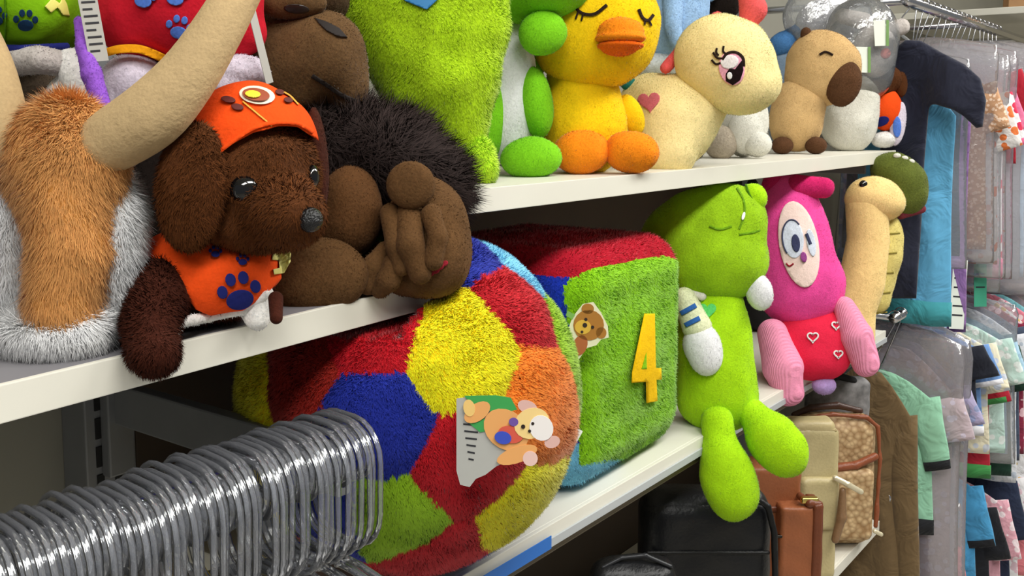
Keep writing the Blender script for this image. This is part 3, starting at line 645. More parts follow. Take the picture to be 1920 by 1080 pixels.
t = Toy('plush_capybara', 'tan plush capybara with dark brown snout and closed eye', 'plush toy', 1.90, (1495, 290), ZR)
tan = M('tan_plush', (206, 170, 116), 500, .4, .14); cho = M('chocolate_plush', (88, 58, 36), 500, .4, .2)
hd = t.u(t.e(1538, 122, 63, 66, 52), t.e(1562, 130, 50, 55, 48), t.e(1528, 155, 52, 45, 45), k=20)
t.part('head', hd, tan, 40); t.part('body', t.u(t.e(1492, 230, 50, 55, 42), t.e(1500, 190, 48, 45, 40), k=20), tan, 36)
d_m = float(t.depth(hd, 1582, 155)[0])-t.d
t.part('snout', t.e(1582, 157, 32, 44, 22, d_m+.004, -18), cho, 30)
t.part('ear', t.e(1512, 66, 11, 15, 9, -.01, 8), cho, 22)
for px in (1467, 1530): t.part('foot', t.e(px, 273, 20, 16, 18, -.03), cho, 24)
t.decal('closed_eye', stroke([(1537, 102), (1548, 97), (1562, 103)], 4), hd, ink)
t = Toy('plush_bird', 'blue plush bird peeking out behind the capybara', 'plush toy', 2.15, (1480, 230), ZR)
t.part('head', t.u(t.e(1468, 82, 30, 22, 20, 0, 25), t.e(1496, 62, 26, 17, 18, 0, 30), k=10), M('denim_plush', (70, 118, 170)), 28); t.part('body', t.e(1470, 185, 34, 110, 26, .01), M('greyblue_plush', (120, 140, 160)), 26)

t = Toy('plush_rabbit', 'white plush rabbit with pink nose in clear wrap beside the capybara', 'plush toy', 2.06, (1595, 284), ZR)
t.part('body', t.u(t.e(1592, 232, 52, 54, 42), t.e(1612, 190, 36, 46, 36), k=15), wh, 34)
hd = t.e(1640, 95, 40, 50, 36)
t.part('head', hd, M('grey_white_plush', (0, 0, 0)), 30); t.part('ear', t.c((1580, 30, 14), (1620, 40, 16)), M('grey_white_plush', (0, 0, 0)), 22); t.part('ear', t.c((1690, 50, 15), (1662, 60, 15)), M('grey_white_plush', (0, 0, 0)), 22)
t.part('nose', t.on(hd, 1660, 100, 10, 10, 6), M('salmon_plush', (240, 130, 120)), 20)
t.part('wrap', t.u(t.e(1615, 70, 70, 75, 55), t.e(1620, 130, 56, 60, 50), k=20), clear('film', gloss=.05, rough=.15, bumps=70, opac=.12), 36)
for px, py, a in ((1616, 112, 0), (1650, 62, 4)):
    gt = card('hang_tag', 'small white tag with green edge at the wrapped rabbit', px, py, 2.0 - .01, 24, 48, a, 10, plain('tag_white', (226, 232, 220), .5), 0); gt['group'] = 'tags at the wrapped rabbit'
    s = 2.0/FPX; bm = bmesh.new(); bmesh.ops.create_cube(bm, size=1)
    for v in bm.verts: v.co = Vector(R)*(14*s+v.co[0]*5*s)+Vector(U)*(v.co[1]*48*s)+Vector(F)*(v.co[2]*.001)
    link('green_edge', bm_mesh('green_edge', bm), plain('tag_green', (110, 150, 80), .5), gt)
t = Toy('wrapped_plush', 'grey plush bundled in crinkled clear plastic behind the wrapped rabbit', 'plush toy', 2.14, (1545, 270), ZR)
t.part('body', t.u(t.e(1548, 45, 56, 48, 26), t.e(1545, 180, 40, 90, 26), k=20), M('dove_plush', (186, 184, 186)), 36)
t.part('plastic_wrap', t.u(t.e(1552, 32, 84, 70, 34), t.e(1548, 155, 50, 116, 34), k=25), clear('film', ), 44)
t = Toy('plush_dog', 'small brown plush dog in orange vest at the end of the top shelf', 'plush toy', 2.09, (1660, 277), ZR)
hd = t.u(t.e(1660, 150, 32, 28, 26), t.e(1650, 165, 22, 16, 20, -.01), k=8)
t.part('head', hd, br, 28); t.part('ear', t.e(1690, 158, 11, 24, 9, -.01), br, 22)
bv = t.e(1660, 205, 30, 40, 28); t.part('vest', bv, orange, 28); t.decal('paw_print', oval(1652, 228, 16, 9, 20, 14), bv, navy)
t.part('leg', t.e(1658, 262, 24, 15, 20, -.005), wf, 22); dsk = t.e(1684, 232, 14, 42, 10, -.015, -8); t.part('sleeve', dsk, M('lilac_white_plush', (0, 0, 0)), 24); t.decal('paw_pad', oval(1682, 238, 8, 20, 0, 14), dsk, M('blue_print', (0, 0, 0)))

# ================================================================== TOYS ON THE MIDDLE SHELF
# ---- patchwork ball
BC = dict(yel=(240, 204, 14), blu=(24, 40, 140), red=(176, 14, 28), ora=(240, 116, 30), grn=(134, 174, 22), lbl=(110, 180, 220), dre=(140, 26, 14))
dcb = 1.02
for _ in range(8):
    Rb = 318/FPX*dcb; c0 = W(770, 742, dcb); dcb *= 1+ (c0[2]-(ZM+Rb*.985))*.9
Rb = 318/FPX*dcb; c0 = W(770, 742, dcb)
t = Toy('plush_ball', 'large patchwork plush ball in red, blue, yellow, green and orange', 'ball', dcb, (770, 742), ZM)
ballS = ellw(c0, (Rb, Rb, Rb), np.eye(3))
cen = [(862, 655, 'yel', .0), (985, 552, 'red', .0), (1035, 752, 'ora', .0), (880, 885, 'red', .0), (692, 790, 'blu', .0), (690, 610, 'red', 0), (880, 462, 'blu', 0), (745, 985, 'grn', 0), (965, 975, 'yel', 0), (548, 690, 'dre', 0), (462, 730, 'yel', 0), (590, 960, 'blu', 0), (840, 1042, 'red', 0), (745, 470, 'grn', 0), (600, 520, 'ora', 0)]
CT = []; CN = []
for px, py, cn, _ in cen:
    dd = float(t.depth(ballS, px, py)[0]); q = W(px, py, dd)-c0; CT.append(q/np.linalg.norm(q)); CN.append(cn)
for px, py, cn in ((1000, 470, 'lbl'), (1075, 600, 'grn')):
    q = W(px, py, dcb*.985)-c0; CT.append(q/np.linalg.norm(q)); CN.append(cn)
gold = [np.array([math.cos(i*2.399963)*math.sqrt(1-zz*zz), math.sin(i*2.399963)*math.sqrt(1-zz*zz), zz]) for i in range(32) for zz in [1-2*(i+.5)/32]]
for i, g in enumerate(gold):
    if max(g@q for q in CT[:17]) < .80: CT.append(g); CN.append(['red', 'blu', 'yel', 'grn', 'ora'][i % 5])
CT = np.array(CT)
bm = bmesh.new(); bmesh.ops.create_icosphere(bm, subdivisions=6, radius=1); bm.verts.ensure_lookup_table()
V = np.array([v.co[:] for v in bm.verts]); FA = np.array([[v.index for v in f.verts] for f in bm.faces]); bm.free()
wob = V+.004*np.sin(V[:, [1, 2, 0]]*23)
so = np.sort(wob@CT.T, 1); edge = np.arccos(np.clip(so[:, -2], -1, 1))-np.arccos(np.clip(so[:, -1], -1, 1))
rad = Rb*(1-.02*np.exp(-(edge/.10)))
VB = c0+V*rad[:, None]
VB[:, 2] = np.maximum(VB[:, 2], ZM+.0005)
inn = (VB[:, 0] < .705) & (VB[:, 1] > YF-.02) & (VB[:, 2] > ZL-.03)           # the shelf end presses into the soft ball
VB[inn, 0] = np.maximum(VB[inn, 0], .703)
for _ in range(3):                                                             # the monkey rests against the ball
    for q_ in monkeyS: VB = VB+(c0-VB)/Rb*np.maximum(0, .004-q_.f(VB))[:, None]*((q_.f(VB) < .004))[:, None]
own = ((wob[FA].mean(1))@CT.T).argmax(1)
for i, cn in enumerate(CN):
    fs = FA[own == i]
    if not len(fs): continue
    u_, inv = np.unique(fs, return_inverse=True); P = VB[u_]; fs = inv.reshape(-1, 3)
    o = t.obj('patch', P, fs, M('ball_'+cn, BC[cn], 300, .5, .2))
    make_fur('fur', P, fs, furmat('ballfur_'+cn, BC[cn], .28), o, t.org, n=int(15000*(1 if i < 17 else .3)), length=.0050, width=.0010, comb=(.3, -.2, -1), lay=.5, rnd=.4)

def teddy_tag(label, px, py, d, sc, rot, yawd, dark=False):
    """card tag cut to a teddy bear drawing"""
    y = math.radians(yawd); a = math.radians(rot); r2 = R*math.cos(y)+F*math.sin(y); n2 = -np.cross(r2, U)
    if n2@F > 0: n2 = -n2
    s = d/FPX*sc; c = W(px, py, d); tt = tag(link('hang_tag', None, loc=c), label, 'tag')
    ax0 = r2*math.cos(a)+U*math.sin(a); ax1 = -r2*math.sin(a)+U*math.cos(a)
    def sh(nm, poly, z, m, th=.0006):
        n = len(poly); V = [(x*s*ax0+yy*s*ax1+n2*(z+th*k)) for k in (0, 1) for x, yy in poly]
        fs = [tuple(range(n, 2*n)), tuple(range(n))[::-1]]+[(i, (i+1) % n, n+(i+1) % n, n+i) for i in range(n)]
        link(nm, rawmesh(nm, V, fs, False), m, tt)
    return tt, sh
ov = lambda x, y, rx, ry, r=0, n=18: [(q[0], q[1]) for q in oval(x, y, rx, ry, r, n)]
pc = lambda nm, c: plain(nm, c, .45)
tt, sh = teddy_tag('white folded card tag with cartoon bear print on the patchwork ball', 950, 815, dcb-Rb-.012, 1.0, 0, -6)
sh('card_back', [(-95, 66), (-95, -70), (-88, -96), (-70, -100), (-58, -84), (-40, -76), (-20, -60), (0, -50), (20, 0), (10, 40), (0, 70), (-60, 72)], 0, pc('tag_grey', (178, 178, 172)))
for k_ in range(6): sh('printed_line', [(-82+k_*2, 20-k_*13), (-52-k_*2, 18-k_*13), (-52-k_*2, 15-k_*13), (-82+k_*2, 17-k_*13)], .0008, pc('print_ink', (0, 0, 0)), .0002)
sh('grass', [(-80, 72), (-20, 74), (8, 70), (20, 48), (-10, 40), (-60, 50)], .0010, pc('tag_leaf', (60, 160, 80)))
sh('grass', [(-70, 20), (-40, 30), (-30, 8), (-50, 4)], .0010, pc('tag_leaf', (0, 0, 0)))
sh('bear_body', ov(0, 10, 46, 36, 35), .0016, pc('bear_tan', (232, 168, 100)))
sh('bear_leg', ov(-55, 42, 28, 16, -35), .0022, pc('bear_tan', (0, 0, 0))); sh('bear_foot', ov(-70, 50, 11, 16, -10), .0028, pc('bear_cream', (240, 200, 120)))
sh('bear_leg', ov(20, -36, 40, 15, -20), .0022, pc('bear_tan', (0, 0, 0))); sh('bear_foot', ov(45, -42, 14, 14), .0028, pc('bear_pale', (232, 196, 186)))
sh('bear_shirt', ov(8, 2, 24, 16, 10), .0030, pc('bear_red', (214, 90, 70))); sh('bear_bow', ov(-6, -4, 16, 12, 10), .0036, pc('bear_blue', (60, 80, 190))); sh('bear_bow', ov(14, 26, 9, 8), .0036, pc('bear_violet', (110, 80, 160)))
sh('bear_head', ov(48, 24, 34, 28, -25), .0034, pc('bear_cream2', (244, 212, 140))); sh('bear_forehead', ov(66, 16, 22, 24, -25), .0040, pc('bear_white', (242, 236, 232)))
sh('bear_ear', ov(40, 54, 19, 12, 20), .0030, pc('bear_pink', (222, 180, 170))); sh('bear_ear', ov(86, -10, 15, 11, -20), .0030, pc('bear_pink', (0, 0, 0)))
for x_, y_, r_ in ((32, 18, 4), (50, 24, 3), (44, 10, 3)): sh('bear_feature', ov(x_, y_, r_, r_, 0, 10), .0046, pc('bear_dark', (40, 26, 20)), .0004)

card('hang_tag', 'plain white folded tag at the right rim of the patchwork ball', 1066, 842, dcb-.03, 16, 84, -32, 20, plain('tag_white', (0, 0, 0)))

# ---- number block
t = Toy('plush_block', 'green plush number block with yellow figure four and red top', 'plush toy', 1.22, (1150, 915), ZM)
cb = np.array([1.078, .75, ZM+.148]); axb = np.array([[math.cos(.05), math.sin(.05), 0], [-math.sin(.05), math.cos(.05), 0], [0, 0, 1.]])
bS = uni(boxw(cb, (.150, .142, .146), axb, .05), ellw(cb, (.165, .15, .149), axb), k=.02)
P, Fs = nets(bS, h=.0045); N = normals(P, Fs); cx = P[Fs].mean(1); nf = N[Fs].mean(1); px, py = topix(cx)
front = (nf@-axb[1] > .25) & inpoly(px, py, [(1056, 540), (1064, 524), (1110, 505), (1200, 487), (1245, 480), (1285, 490), (1310, 560), (1320, 700), (1325, 830), (1235, 838), (1170, 858), (1110, 868), (1088, 872), (1080, 780), (1070, 640)])
lf = nf@axb[0]; cls = np.where(front, 0, np.where(nf[:, 2] > .45, 1, np.where((nf[:, 2] < -.1) | (py > 830), 2, np.where(lf < -.3, 3, np.where(nf[:, 2] > 0.2, 1, 4)))))
for k_, (cn, col) in enumerate((('grn', (130, 188, 16)), ('red', (168, 14, 36)), ('lbl', (110, 180, 210)), ('blu', (24, 50, 170)), ('ora', (240, 116, 30)))):
    fs = Fs[cls == k_]
    if not len(fs): continue
    u_, inv = np.unique(fs, return_inverse=True); Pq = P[u_]; fs = inv.reshape(-1, 4)
    o = t.obj('side_panel', Pq, fs, M('block_'+cn, col, 300, .5, .2))
    make_fur('fur', Pq, fs, furmat('blockfur_'+cn, col, .28), o, t.org, n=(45000 if k_ == 0 else 14000), length=.0050, width=.001, comb=(.3, -.2, -1), lay=.5, rnd=.4)
ysat = M('yellow_satin', (240, 190, 10), 700, .3, .15, .1); q4 = bS.off(.005)
t.decal('figure_four', [(1208, 588), (1228, 588), (1230, 690), (1240, 690), (1241, 712), (1231, 712), (1233, 752), (1212, 756), (1211, 716), (1184, 718), (1185, 698)], q4, ysat, th=.0015)
t.decal('figure_hole', [(1203, 692), (1212, 660), (1213, 692)], q4, M('block_grn', (0, 0, 0)), th=.0021)
tt, sh = teddy_tag('brown teddy face card tag between the ball and number block', 1100, 622, 1.115, .9, 0, 0)
sh('card', [(-40, 0), (-30, 30), (-8, 58), (14, 62), (30, 40), (44, 12), (46, -12), (30, -16), (20, -28), (0, -34), (-18, -60), (-30, -50)], 0, pc('tag_cream', (226, 222, 190)))
sh('bear_head', ov(4, 14, 32, 32, 20), .0008, pc('bear_brown', (168, 112, 40))); sh('bear_ear', ov(2, 48, 13, 11), .0008, pc('bear_brown', (0, 0, 0))); sh('bear_ear', ov(30, -2, 11, 12), .0008, pc('bear_brown', (0, 0, 0)))
sh('bear_muzzle', ov(-8, 10, 17, 15), .0014, pc('bear_honey', (214, 170, 60))); sh('bear_body', ov(-14, -28, 15, 22, 20), .0008, pc('bear_russet', (170, 96, 50)))
for x_, y_, r_ in ((-2, 26, 3.5), (12, 10, 3.5), (-4, 14, 5), (-10, 0, 3)): sh('bear_feature', ov(x_, y_, r_, r_, 0, 10), .0020, pc('bear_dark', (0, 0, 0)), .0004)
sh('grass', [(-44, 34), (-40, 44), (-24, 36), (-30, 26)], .0012, pc('tag_leaf2', (120, 170, 80)))

# ---- frog with dangling legs
t = Toy('plush_frog', 'lime green plush frog with white mitts and legs dangling over the shelf', 'plush toy', 1.46, (1345, 812), ZM)
fl = M('frog_lime', (146, 190, 24), 500, .4, .2); fl2 = M('frog_bright', (164, 214, 20), 500, .4, .15)
hd = t.u(t.e(1325, 455, 108, 104, 85, .01), t.e(1270, 460, 72, 76, 85, .05), t.e(1342, 492, 94, 74, 75, -.005), t.e(1370, 405, 64, 58, 60, .0), k=30)
t.part('head', hd, fl, 52)
for q in (t.u(t.e(1412, 372, 26, 28, 26, -.01), t.e(1405, 420, 26, 42, 30, .0), k=12), t.e(1348, 372, 42, 24, 34, .0, 12)): t.part('eye_bump', q, fl2, 30)
t.decal('eye', oval(1394, 405, 3, 8, -15, 14), hd, wdot, th=.002)
for pts in ([(1382, 352), (1394, 374), (1396, 402), (1386, 430)], [(1386, 440), (1410, 436), (1432, 430)], [(1330, 424), (1350, 430), (1372, 424)]): t.decal('fold_shade', stroke(pts, 4), hd, M('frog_fold_shade', (104, 150, 20), 400), th=.0004)  # darker green strokes paint the shade of creases the head shape lacks
t.decal('mouth_line', stroke([(1398, 345), (1404, 362), (1412, 378)], 4), t.e(1412, 372, 26, 28, 26, -.01), M('frog_seam', (70, 120, 14)))
bd = t.u(t.e(1340, 650, 66, 105, 60, .0), t.e(1345, 745, 76, 66, 62, .0), t.c((1335, 575, 58, .0), (1342, 700, 68, 0)), k=25)
t.part('body', bd, fl2, 48)
t.part('collar', uni(*[t.c(a, b) for a, b in (lambda q: zip(q, q[1:]))([(1276, 534, 9, -.01), (1292, 547, 10, -.03), (1316, 556, 8, -.04)])], k=.004), wh, 34)
t.part('leg', t.u(t.c((1345, 790, 30, -.045), (1352, 850, 32, -.062)), t.e(1362, 890, 50, 62, 42, -.065, 8), t.e(1376, 925, 46, 52, 40, -.065), k=22), fl2, 44)
t.part('leg', t.u(t.c((1410, 775, 28, -.03), (1440, 815, 40, -.055)), t.e(1462, 838, 48, 62, 42, -.06, 40), k=20), fl2, 40)
t.part('sleeve', t.c((1284, 560, 22, -.035), (1306, 612, 28, -.05)), M('sleeve_cream', (226, 230, 190)), 26)
sl = t.c((1284, 560, 22, -.035), (1306, 612, 28, -.05)).off(.001)
for a, b in (((1276, 588), (1305, 572)), ((1284, 610), (1312, 596))): t.decal('sleeve_stripe', stroke([a, b], 9), sl, M('stripe_blue', (50, 100, 170), 500, .2))
t.part('mitt', t.u(t.e(1320, 655, 34, 50, 30, -.055, 12), t.e(1305, 645, 24, 30, 26, -.05), k=10), belly, 32)
t.part('mitt', t.e(1424, 548, 25, 34, 24, -.03, 10), belly, 28)
t.decal('clover_patch', [p for p in heart(1326, 582, 17, 0)], bd, M('mint_embroidery', (96, 206, 110), 500, .3))

# ---- pink owl
t = Toy('plush_owl', 'pink plush owl with cream face, ribbed wings and red skirt', 'plush toy', 1.73, (1505, 715), ZM)
pk = M('pink_plush', (236, 76, 156), 500, .4, .15); lp = M('ribbed_pink', (240, 150, 182), 500, .3, .1, .3, 90); mg = M('magenta_plush', (206, 36, 104), 500, .4, .15)
bd = t.u(t.e(1478, 420, 62, 95, 52), t.e(1500, 535, 84, 78, 60, .0), t.e(1490, 470, 68, 90, 55), k=30)
t.part('body', bd, pk, 48)
t.part('ear', t.c((1495, 350, 22, -.02), (1545, 352, 19, -.03)), mg, 28); t.part('ear', t.u(t.e(1452, 352, 24, 30, 22, .0), k=5), mg, 26)
fp = t.decal('face', oval(1498, 458, 37, 82, 10, 30), bd, M('owl_cream', (242, 214, 206), 600, .3, .08), th=.003)
t.decal('eye', oval(1487, 448, 20, 36, 6), bd, M('owl_eye', (214, 220, 236), 600, .2), th=.005, parent=fp)
t.decal('eye_rim', stroke(oval(1487, 448, 20, 36, 6)[9:22], 3), bd, M('grey_thread', (70, 74, 100), 600), th=.0056, parent=fp)
t.decal('pupil', oval(1492, 456, 8, 17, 6), bd, M('owl_pupil', (60, 64, 96), 600, .2), th=.006, parent=fp)
t.decal('eye', oval(1521, 455, 8, 26, 10), bd, M('owl_eye', (0, 0, 0)), th=.005, parent=fp); t.decal('pupil', stroke([(1512, 438), (1520, 458)], 6), bd, M('owl_pupil', (0, 0, 0)), th=.006, parent=fp)
t.decal('beak', oval(1507, 482, 6, 10, 10, 12), bd, M('owl_beak', (150, 70, 140), 600), th=.008, parent=fp)
t.decal('mouth', stroke([(1474, 494), (1480, 499), (1488, 494)], 3), bd, M('red_thread', (0, 0, 0)), th=.005, parent=fp)
sk = t.u(t.e(1540, 640, 58, 66, 52, -.005), t.e(1500, 640, 55, 60, 50, .0), t.e(1530, 672, 58, 40, 48, -.01), k=20)
s_ = t.part('skirt', sk, M('red_satin', (226, 40, 72), 600, .3, .12, .2), 40)
for px, py, r_ in ((1524, 632, 10), (1572, 664, 8), (1568, 610, 8)): t.decal('printed_heart', stroke(heart(px, py, r_)+heart(px, py, r_)[:1], 3), sk, M('white_embroidery', (0, 0, 0)), parent=s_, th=.0016)
t.part('wing', t.u(t.c((1448, 625, 28, -.04), (1468, 690, 38, -.06), (1478, 735, 28, -.065)), k=5), lp, 36)
t.part('wing', t.c((1583, 575, 20, -.03), (1605, 630, 31, -.045), (1624, 682, 25, -.045)), lp, 36)
t.part('foot', t.e(1545, 722, 22, 18, 20, -.02), M('lilac_plush', (190, 160, 220)), 24)

# ---- turtle
t = Toy('plush_turtle', 'cream plush turtle with long neck and olive shell beside the owl', 'plush toy', 1.93, (1630, 640), ZM)
pe = M('peach_cream_plush', (244, 210, 142), 600, .3, .1)
hd = t.u(t.e(1636, 372, 50, 42, 42), t.e(1660, 380, 34, 32, 36), k=15)
t.part('head', hd, pe, 36)
t.part('neck', t.u(t.c((1625, 385, 38), (1628, 450, 38), (1615, 530, 42), (1600, 580, 40), (1600, 640, 38)), k=10), pe, 44)
t.part('eye', t.on(hd, 1619, 346, 8, 8, 6), blk, 18)
bl = t.u(t.e(1662, 470, 30, 70, 26, .025, -6), t.e(1640, 545, 32, 45, 26, .03), k=20)
b_ = t.part('belly', bl, M('belly_yellow', (220, 204, 124), 600, .3, .1), 36)
for k_ in range(5): t.decal('belly_line', stroke([(1644, 440+k_*37), (1688-k_*6, 437+k_*37)], 3), bl, M('olive_thread', (140, 128, 60), 600), parent=b_)
t.part('shell', t.u(t.e(1692, 350, 46, 58, 40, .03, 12), t.e(1668, 318, 34, 32, 32, .035), k=15), M('olive_plush', (92, 102, 40), 350, .6, .3), 36)
t.part('shell_rim', t.c((1690, 402, 9, .02), (1728, 392, 8, .02)), M('mauve_trim', (120, 50, 60)), 24)
sh_ = t.e(1680, 318, 40, 36, 34, .03)
for px, py in ((1682, 292), (1696, 297), (1708, 303)): t.part('shell_spot', t.e(px, py, 7, 5, 5, .01), wh, 16)

t = Toy('bag_or_dark_block', 'black fabric backpack in the shadow between owl and turtle', 'bag', 2.02, (1575, 560), ZM)  # black block and handle put in where the shelf space is only dark
P, Fs = nets(boxw(np.array([2.02, .86, ZM+.15]), (.09, .08, .15), np.eye(3), .04), 28); t.obj('shell', P, Fs, plain('black_cloth_and_shade', (14, 14, 16), .8)); t.obj('handle', *nets(capw([(1.99, .86, ZM+.295), (2.02, .86, ZM+.315), (2.05, .86, ZM+.295)], [.008]*3), 18), plain('black_cloth_and_shade', (0, 0, 0)))

# ================================================================== BAGS ON THE BOTTOM SHELF
FH = _fh; ZU = np.array([0, 0, 1.])
def leather(name, col, rough=.4, bump=.25, ns=220): return plain(name, col, rough, spec=.4, noise=.06, nscale=ns, bump=bump)
class Bag(Toy):
    def bx(t, x0, x1, y0, y1, dep, w=0, rnd=.02, yaw=0):
        """box whose front spans the given photo pixels at depth d+w, dep metres deep, standing upright"""
        d = t.d+w; a = W(x0, y1, d); b = W(x1, y0, d); y = math.radians(yaw); r2 = R*math.cos(y)+FH*math.sin(y); f2 = -R*math.sin(y)+FH*math.cos(y)
        hw = abs((b-a)@R)/2; zb, zt = min(a[2], b[2]), max(a[2], b[2]); c = (a+b)/2; c[2] = (zb+zt)/2
        return boxw(c+f2*dep/2, (hw, dep/2, (zt-zb)/2), [r2, f2, ZU], min(rnd, dep*.49))
def zpix(px, d, z):
    """photo row of height z at column px and depth d"""
    lo, hi = 0, 4000
    for _ in range(40):
        m = (lo+hi)/2
        if W(px, m, d)[2] > z: lo = m
        else: hi = m
    return lo
blkl = leather('black_leather', (17, 18, 21), .38); blk2 = leather('black_piping', (8, 8, 9), .5)
t = Bag('handbag', 'black leather flap shoulder bag below the dangling green frog feet', 'bag', 1.50, (1330, 1080), ZB)
yb = zpix(1330, 1.5, ZB)
bS_ = t.bx(1204, 1452, 930, yb, .09, 0, .035); t.part('body', bS_, blkl, 48)
t.part('flap', t.bx(1208, 1448, 926, 1032, .07, -.006, .03), blkl, 40)
t.part('piping', uni(*[t.c(a, b) for a, b in (lambda q: zip(q, q[1:]))([(1412, 930, 6, -.012), (1440, 950, 6, -.012), (1452, 1000, 6, -.010), (1456, 1200, 6, -.008)])], k=.002), blk2, 50)
t.part('seam', t.c((1215, 1036, 4, -.007), (1440, 1036, 4, -.007)), blk2, 50)
t = Bag('pouch', 'small black zipped pouch in front of the black shoulder bag', 'bag', 1.33, (1185, 1080), ZB)
yb = zpix(1185, 1.33, ZB)
t.part('body', t.u(t.bx(1108, 1268, 1060, yb, .05, 0, .02), t.e(1195, 1075, 70, 36, 24, .02), k=20), blkl, 44)
t.part('zip', uni(*[t.c(a, b) for a, b in (lambda q: zip(q, q[1:]))([(1130, 1064, 4, .0), (1165, 1046, 4, .004), (1210, 1041, 4, .004), (1258, 1062, 4, .0)])], k=.002), plain('zip_grey', (44, 45, 48), .4, .3), 50)
brl = leather('tan_brown_leather', (150, 88, 54)); brd = leather('brown_leather_edge', (110, 58, 34))
t = Bag('handbag', 'tan brown leather handbag with brass clasp beside the black bag', 'bag', 1.72, (1470, 1080), ZB)
yb = zpix(1470, 1.72, ZB)
t.part('body', t.bx(1400, 1500, 872, yb, .07, .0, .008), brl, 44); t.part('gusset', t.bx(1462, 1540, 948, yb, .05, -.03, .006), brl, 44)
t.part('gusset_edge', t.bx(1522, 1542, 942, yb, .054, -.034, .004), brd, 44); t.part('flap', t.bx(1398, 1502, 950, 962, .02, -.012, .004), brd, 30)
t.part('clasp', t.bx(1503, 1536, 934, 946, .012, -.038, .003), plain('brass', (214, 190, 110), .25, 1), 24)
t.part('strap', uni(*[t.c(a, b) for a, b in (lambda q: zip(q, q[1:]))([(1500, 930, 7, -.02), (1518, 944, 8, -.035), (1536, 946, 7, -.035)])], k=.003), brd, 30)
t.part('charm', t.bx(1456, 1478, 1004, 1010, .006, -.034, .002), plain('dark_metal', (60, 56, 52), .3, 1), 20)
bel = leather('beige_leather', (188, 174, 128)); bel2 = leather('beige_flap', (200, 184, 136))
t = Bag('handbag', 'beige leather handbag with flap between brown bag and quilted bag', 'bag', 1.86, (1535, 1060), ZB)
yb = zpix(1530, 1.86, ZB)
t.part('body', t.bx(1478, 1572, 800, yb, .07, .0, .012), bel, 44); t.part('flap', t.bx(1480, 1568, 790, 888, .05, -.008, .012), bel2, 40)
t.part('flap', t.bx(1500, 1576, 896, 1000, .05, -.012, .012), bel, 36); t.part('flap_seam', t.bx(1478, 1570, 806, 811, .01, -.012, .002), leather('beige_seam', (160, 144, 96)), 44)
t.part('chain', uni(*[t.c(a, b) for a, b in (lambda q: zip(q, q[1:]))([(1566, 896, 5, -.02), (1590, 908, 5, -.025), (1614, 922, 5, -.02)])], k=.002), plain('chain_cream', (222, 212, 180), .3, .4), 36)
t.part('tassel', uni(*[t.c(a, b) for a, b in (lambda q: zip(q, q[1:]))([(1580, 920, 6, -.02), (1578, 970, 9, -.02), (1566, 1012, 7, -.02)])], k=.004), leather('tassel_brown', (130, 100, 70)), 34)
# quilted bag
qm, nt, b_ = base('quilted_tan'); N_ = nt.nodes; L_ = nt.links
tc = N_.new('ShaderNodeTexCoord'); vo = N_.new('ShaderNodeTexVoronoi'); vo.inputs['Scale'].default_value = 95; L_.new(tc.outputs['Object'], vo.inputs['Vector'])
cr = N_.new('ShaderNodeValToRGB'); cr.color_ramp.elements[0].color = (*lin((214, 186, 142)), 1); cr.color_ramp.elements[1].color = (*lin((150, 116, 76)), 1); cr.color_ramp.elements[1].position = .8
L_.new(vo.outputs[0], cr.inputs[0]); L_.new(cr.outputs[0], b_.inputs['Base Color']); bp = N_.new('ShaderNodeBump'); bp.inputs['Distance'].default_value = .002; bp.invert = True; L_.new(vo.outputs[0], bp.inputs['Height']); L_.new(bp.outputs[0], b_.inputs['Normal']); b_.inputs['Roughness'].default_value = .6
t = Bag('handbag', 'tan woven-pattern bag with brown band at the end of the bag shelf', 'bag', 2.0, (1590, 990), ZB)
yb = zpix(1600, 2.0, ZB)
t.part('body', t.bx(1490, 1648, 782, yb, .08, .0, .035), qm, 48)
t.part('pocket', t.bx(1545, 1640, 880, yb-14, .03, -.02, .014), qm, 36)
t.part('band', uni(*[t.c(a, b) for a, b in (lambda q: zip(q, q[1:]))([(1560, 878, 8, -.018), (1605, 872, 8, -.018), (1640, 856, 7, -.012)])], k=.003), leather('russet_leather', (136, 74, 46)), 40)
t.part('piping', uni(*[t.c(a, b) for a, b in (lambda q: zip(q, q[1:]))([(1495, 788, 4, -.004), (1560, 777, 4, -.004), (1625, 782, 4, -.004), (1646, 800, 4, -.004), (1650, 860, 4, -.004), (1642, 986, 4, -.004)])], k=.002), leather('russet_leather', (0, 0, 0)), 60)
t.part('handle', uni(*[t.c(a, b) for a, b in (lambda q: zip(q, q[1:]))([(1490, 778, 6, .03), (1520, 764, 6, .03), (1570, 760, 6, .03), (1612, 770, 6, .03)])], k=.003), leather('handle_dark', (70, 46, 36)), 44)
t.part('buckle', t.c((1640, 996, 4, -.02), (1652, 1002, 4, -.02)), plain('chain_cream', (0, 0, 0)), 16)
t = Bag('bag_or_dark_block', 'grey patterned fabric bag behind the owl skirt on the bag shelf', 'bag', 2.12, (1580, 900), ZB)
t.part('body', t.bx(1515, 1632, 708, zpix(1575, 2.12, ZB), .05, 0, .02), plain('grey_pattern', (120, 118, 118), .8, noise=.5, nscale=60), 36)
t.part('handle', t.c((1545, 716, 7, -.005), (1570, 704, 7, -.005), (1600, 714, 7, -.005)), plain('black_cloth_and_shade', (0, 0, 0)), 24)

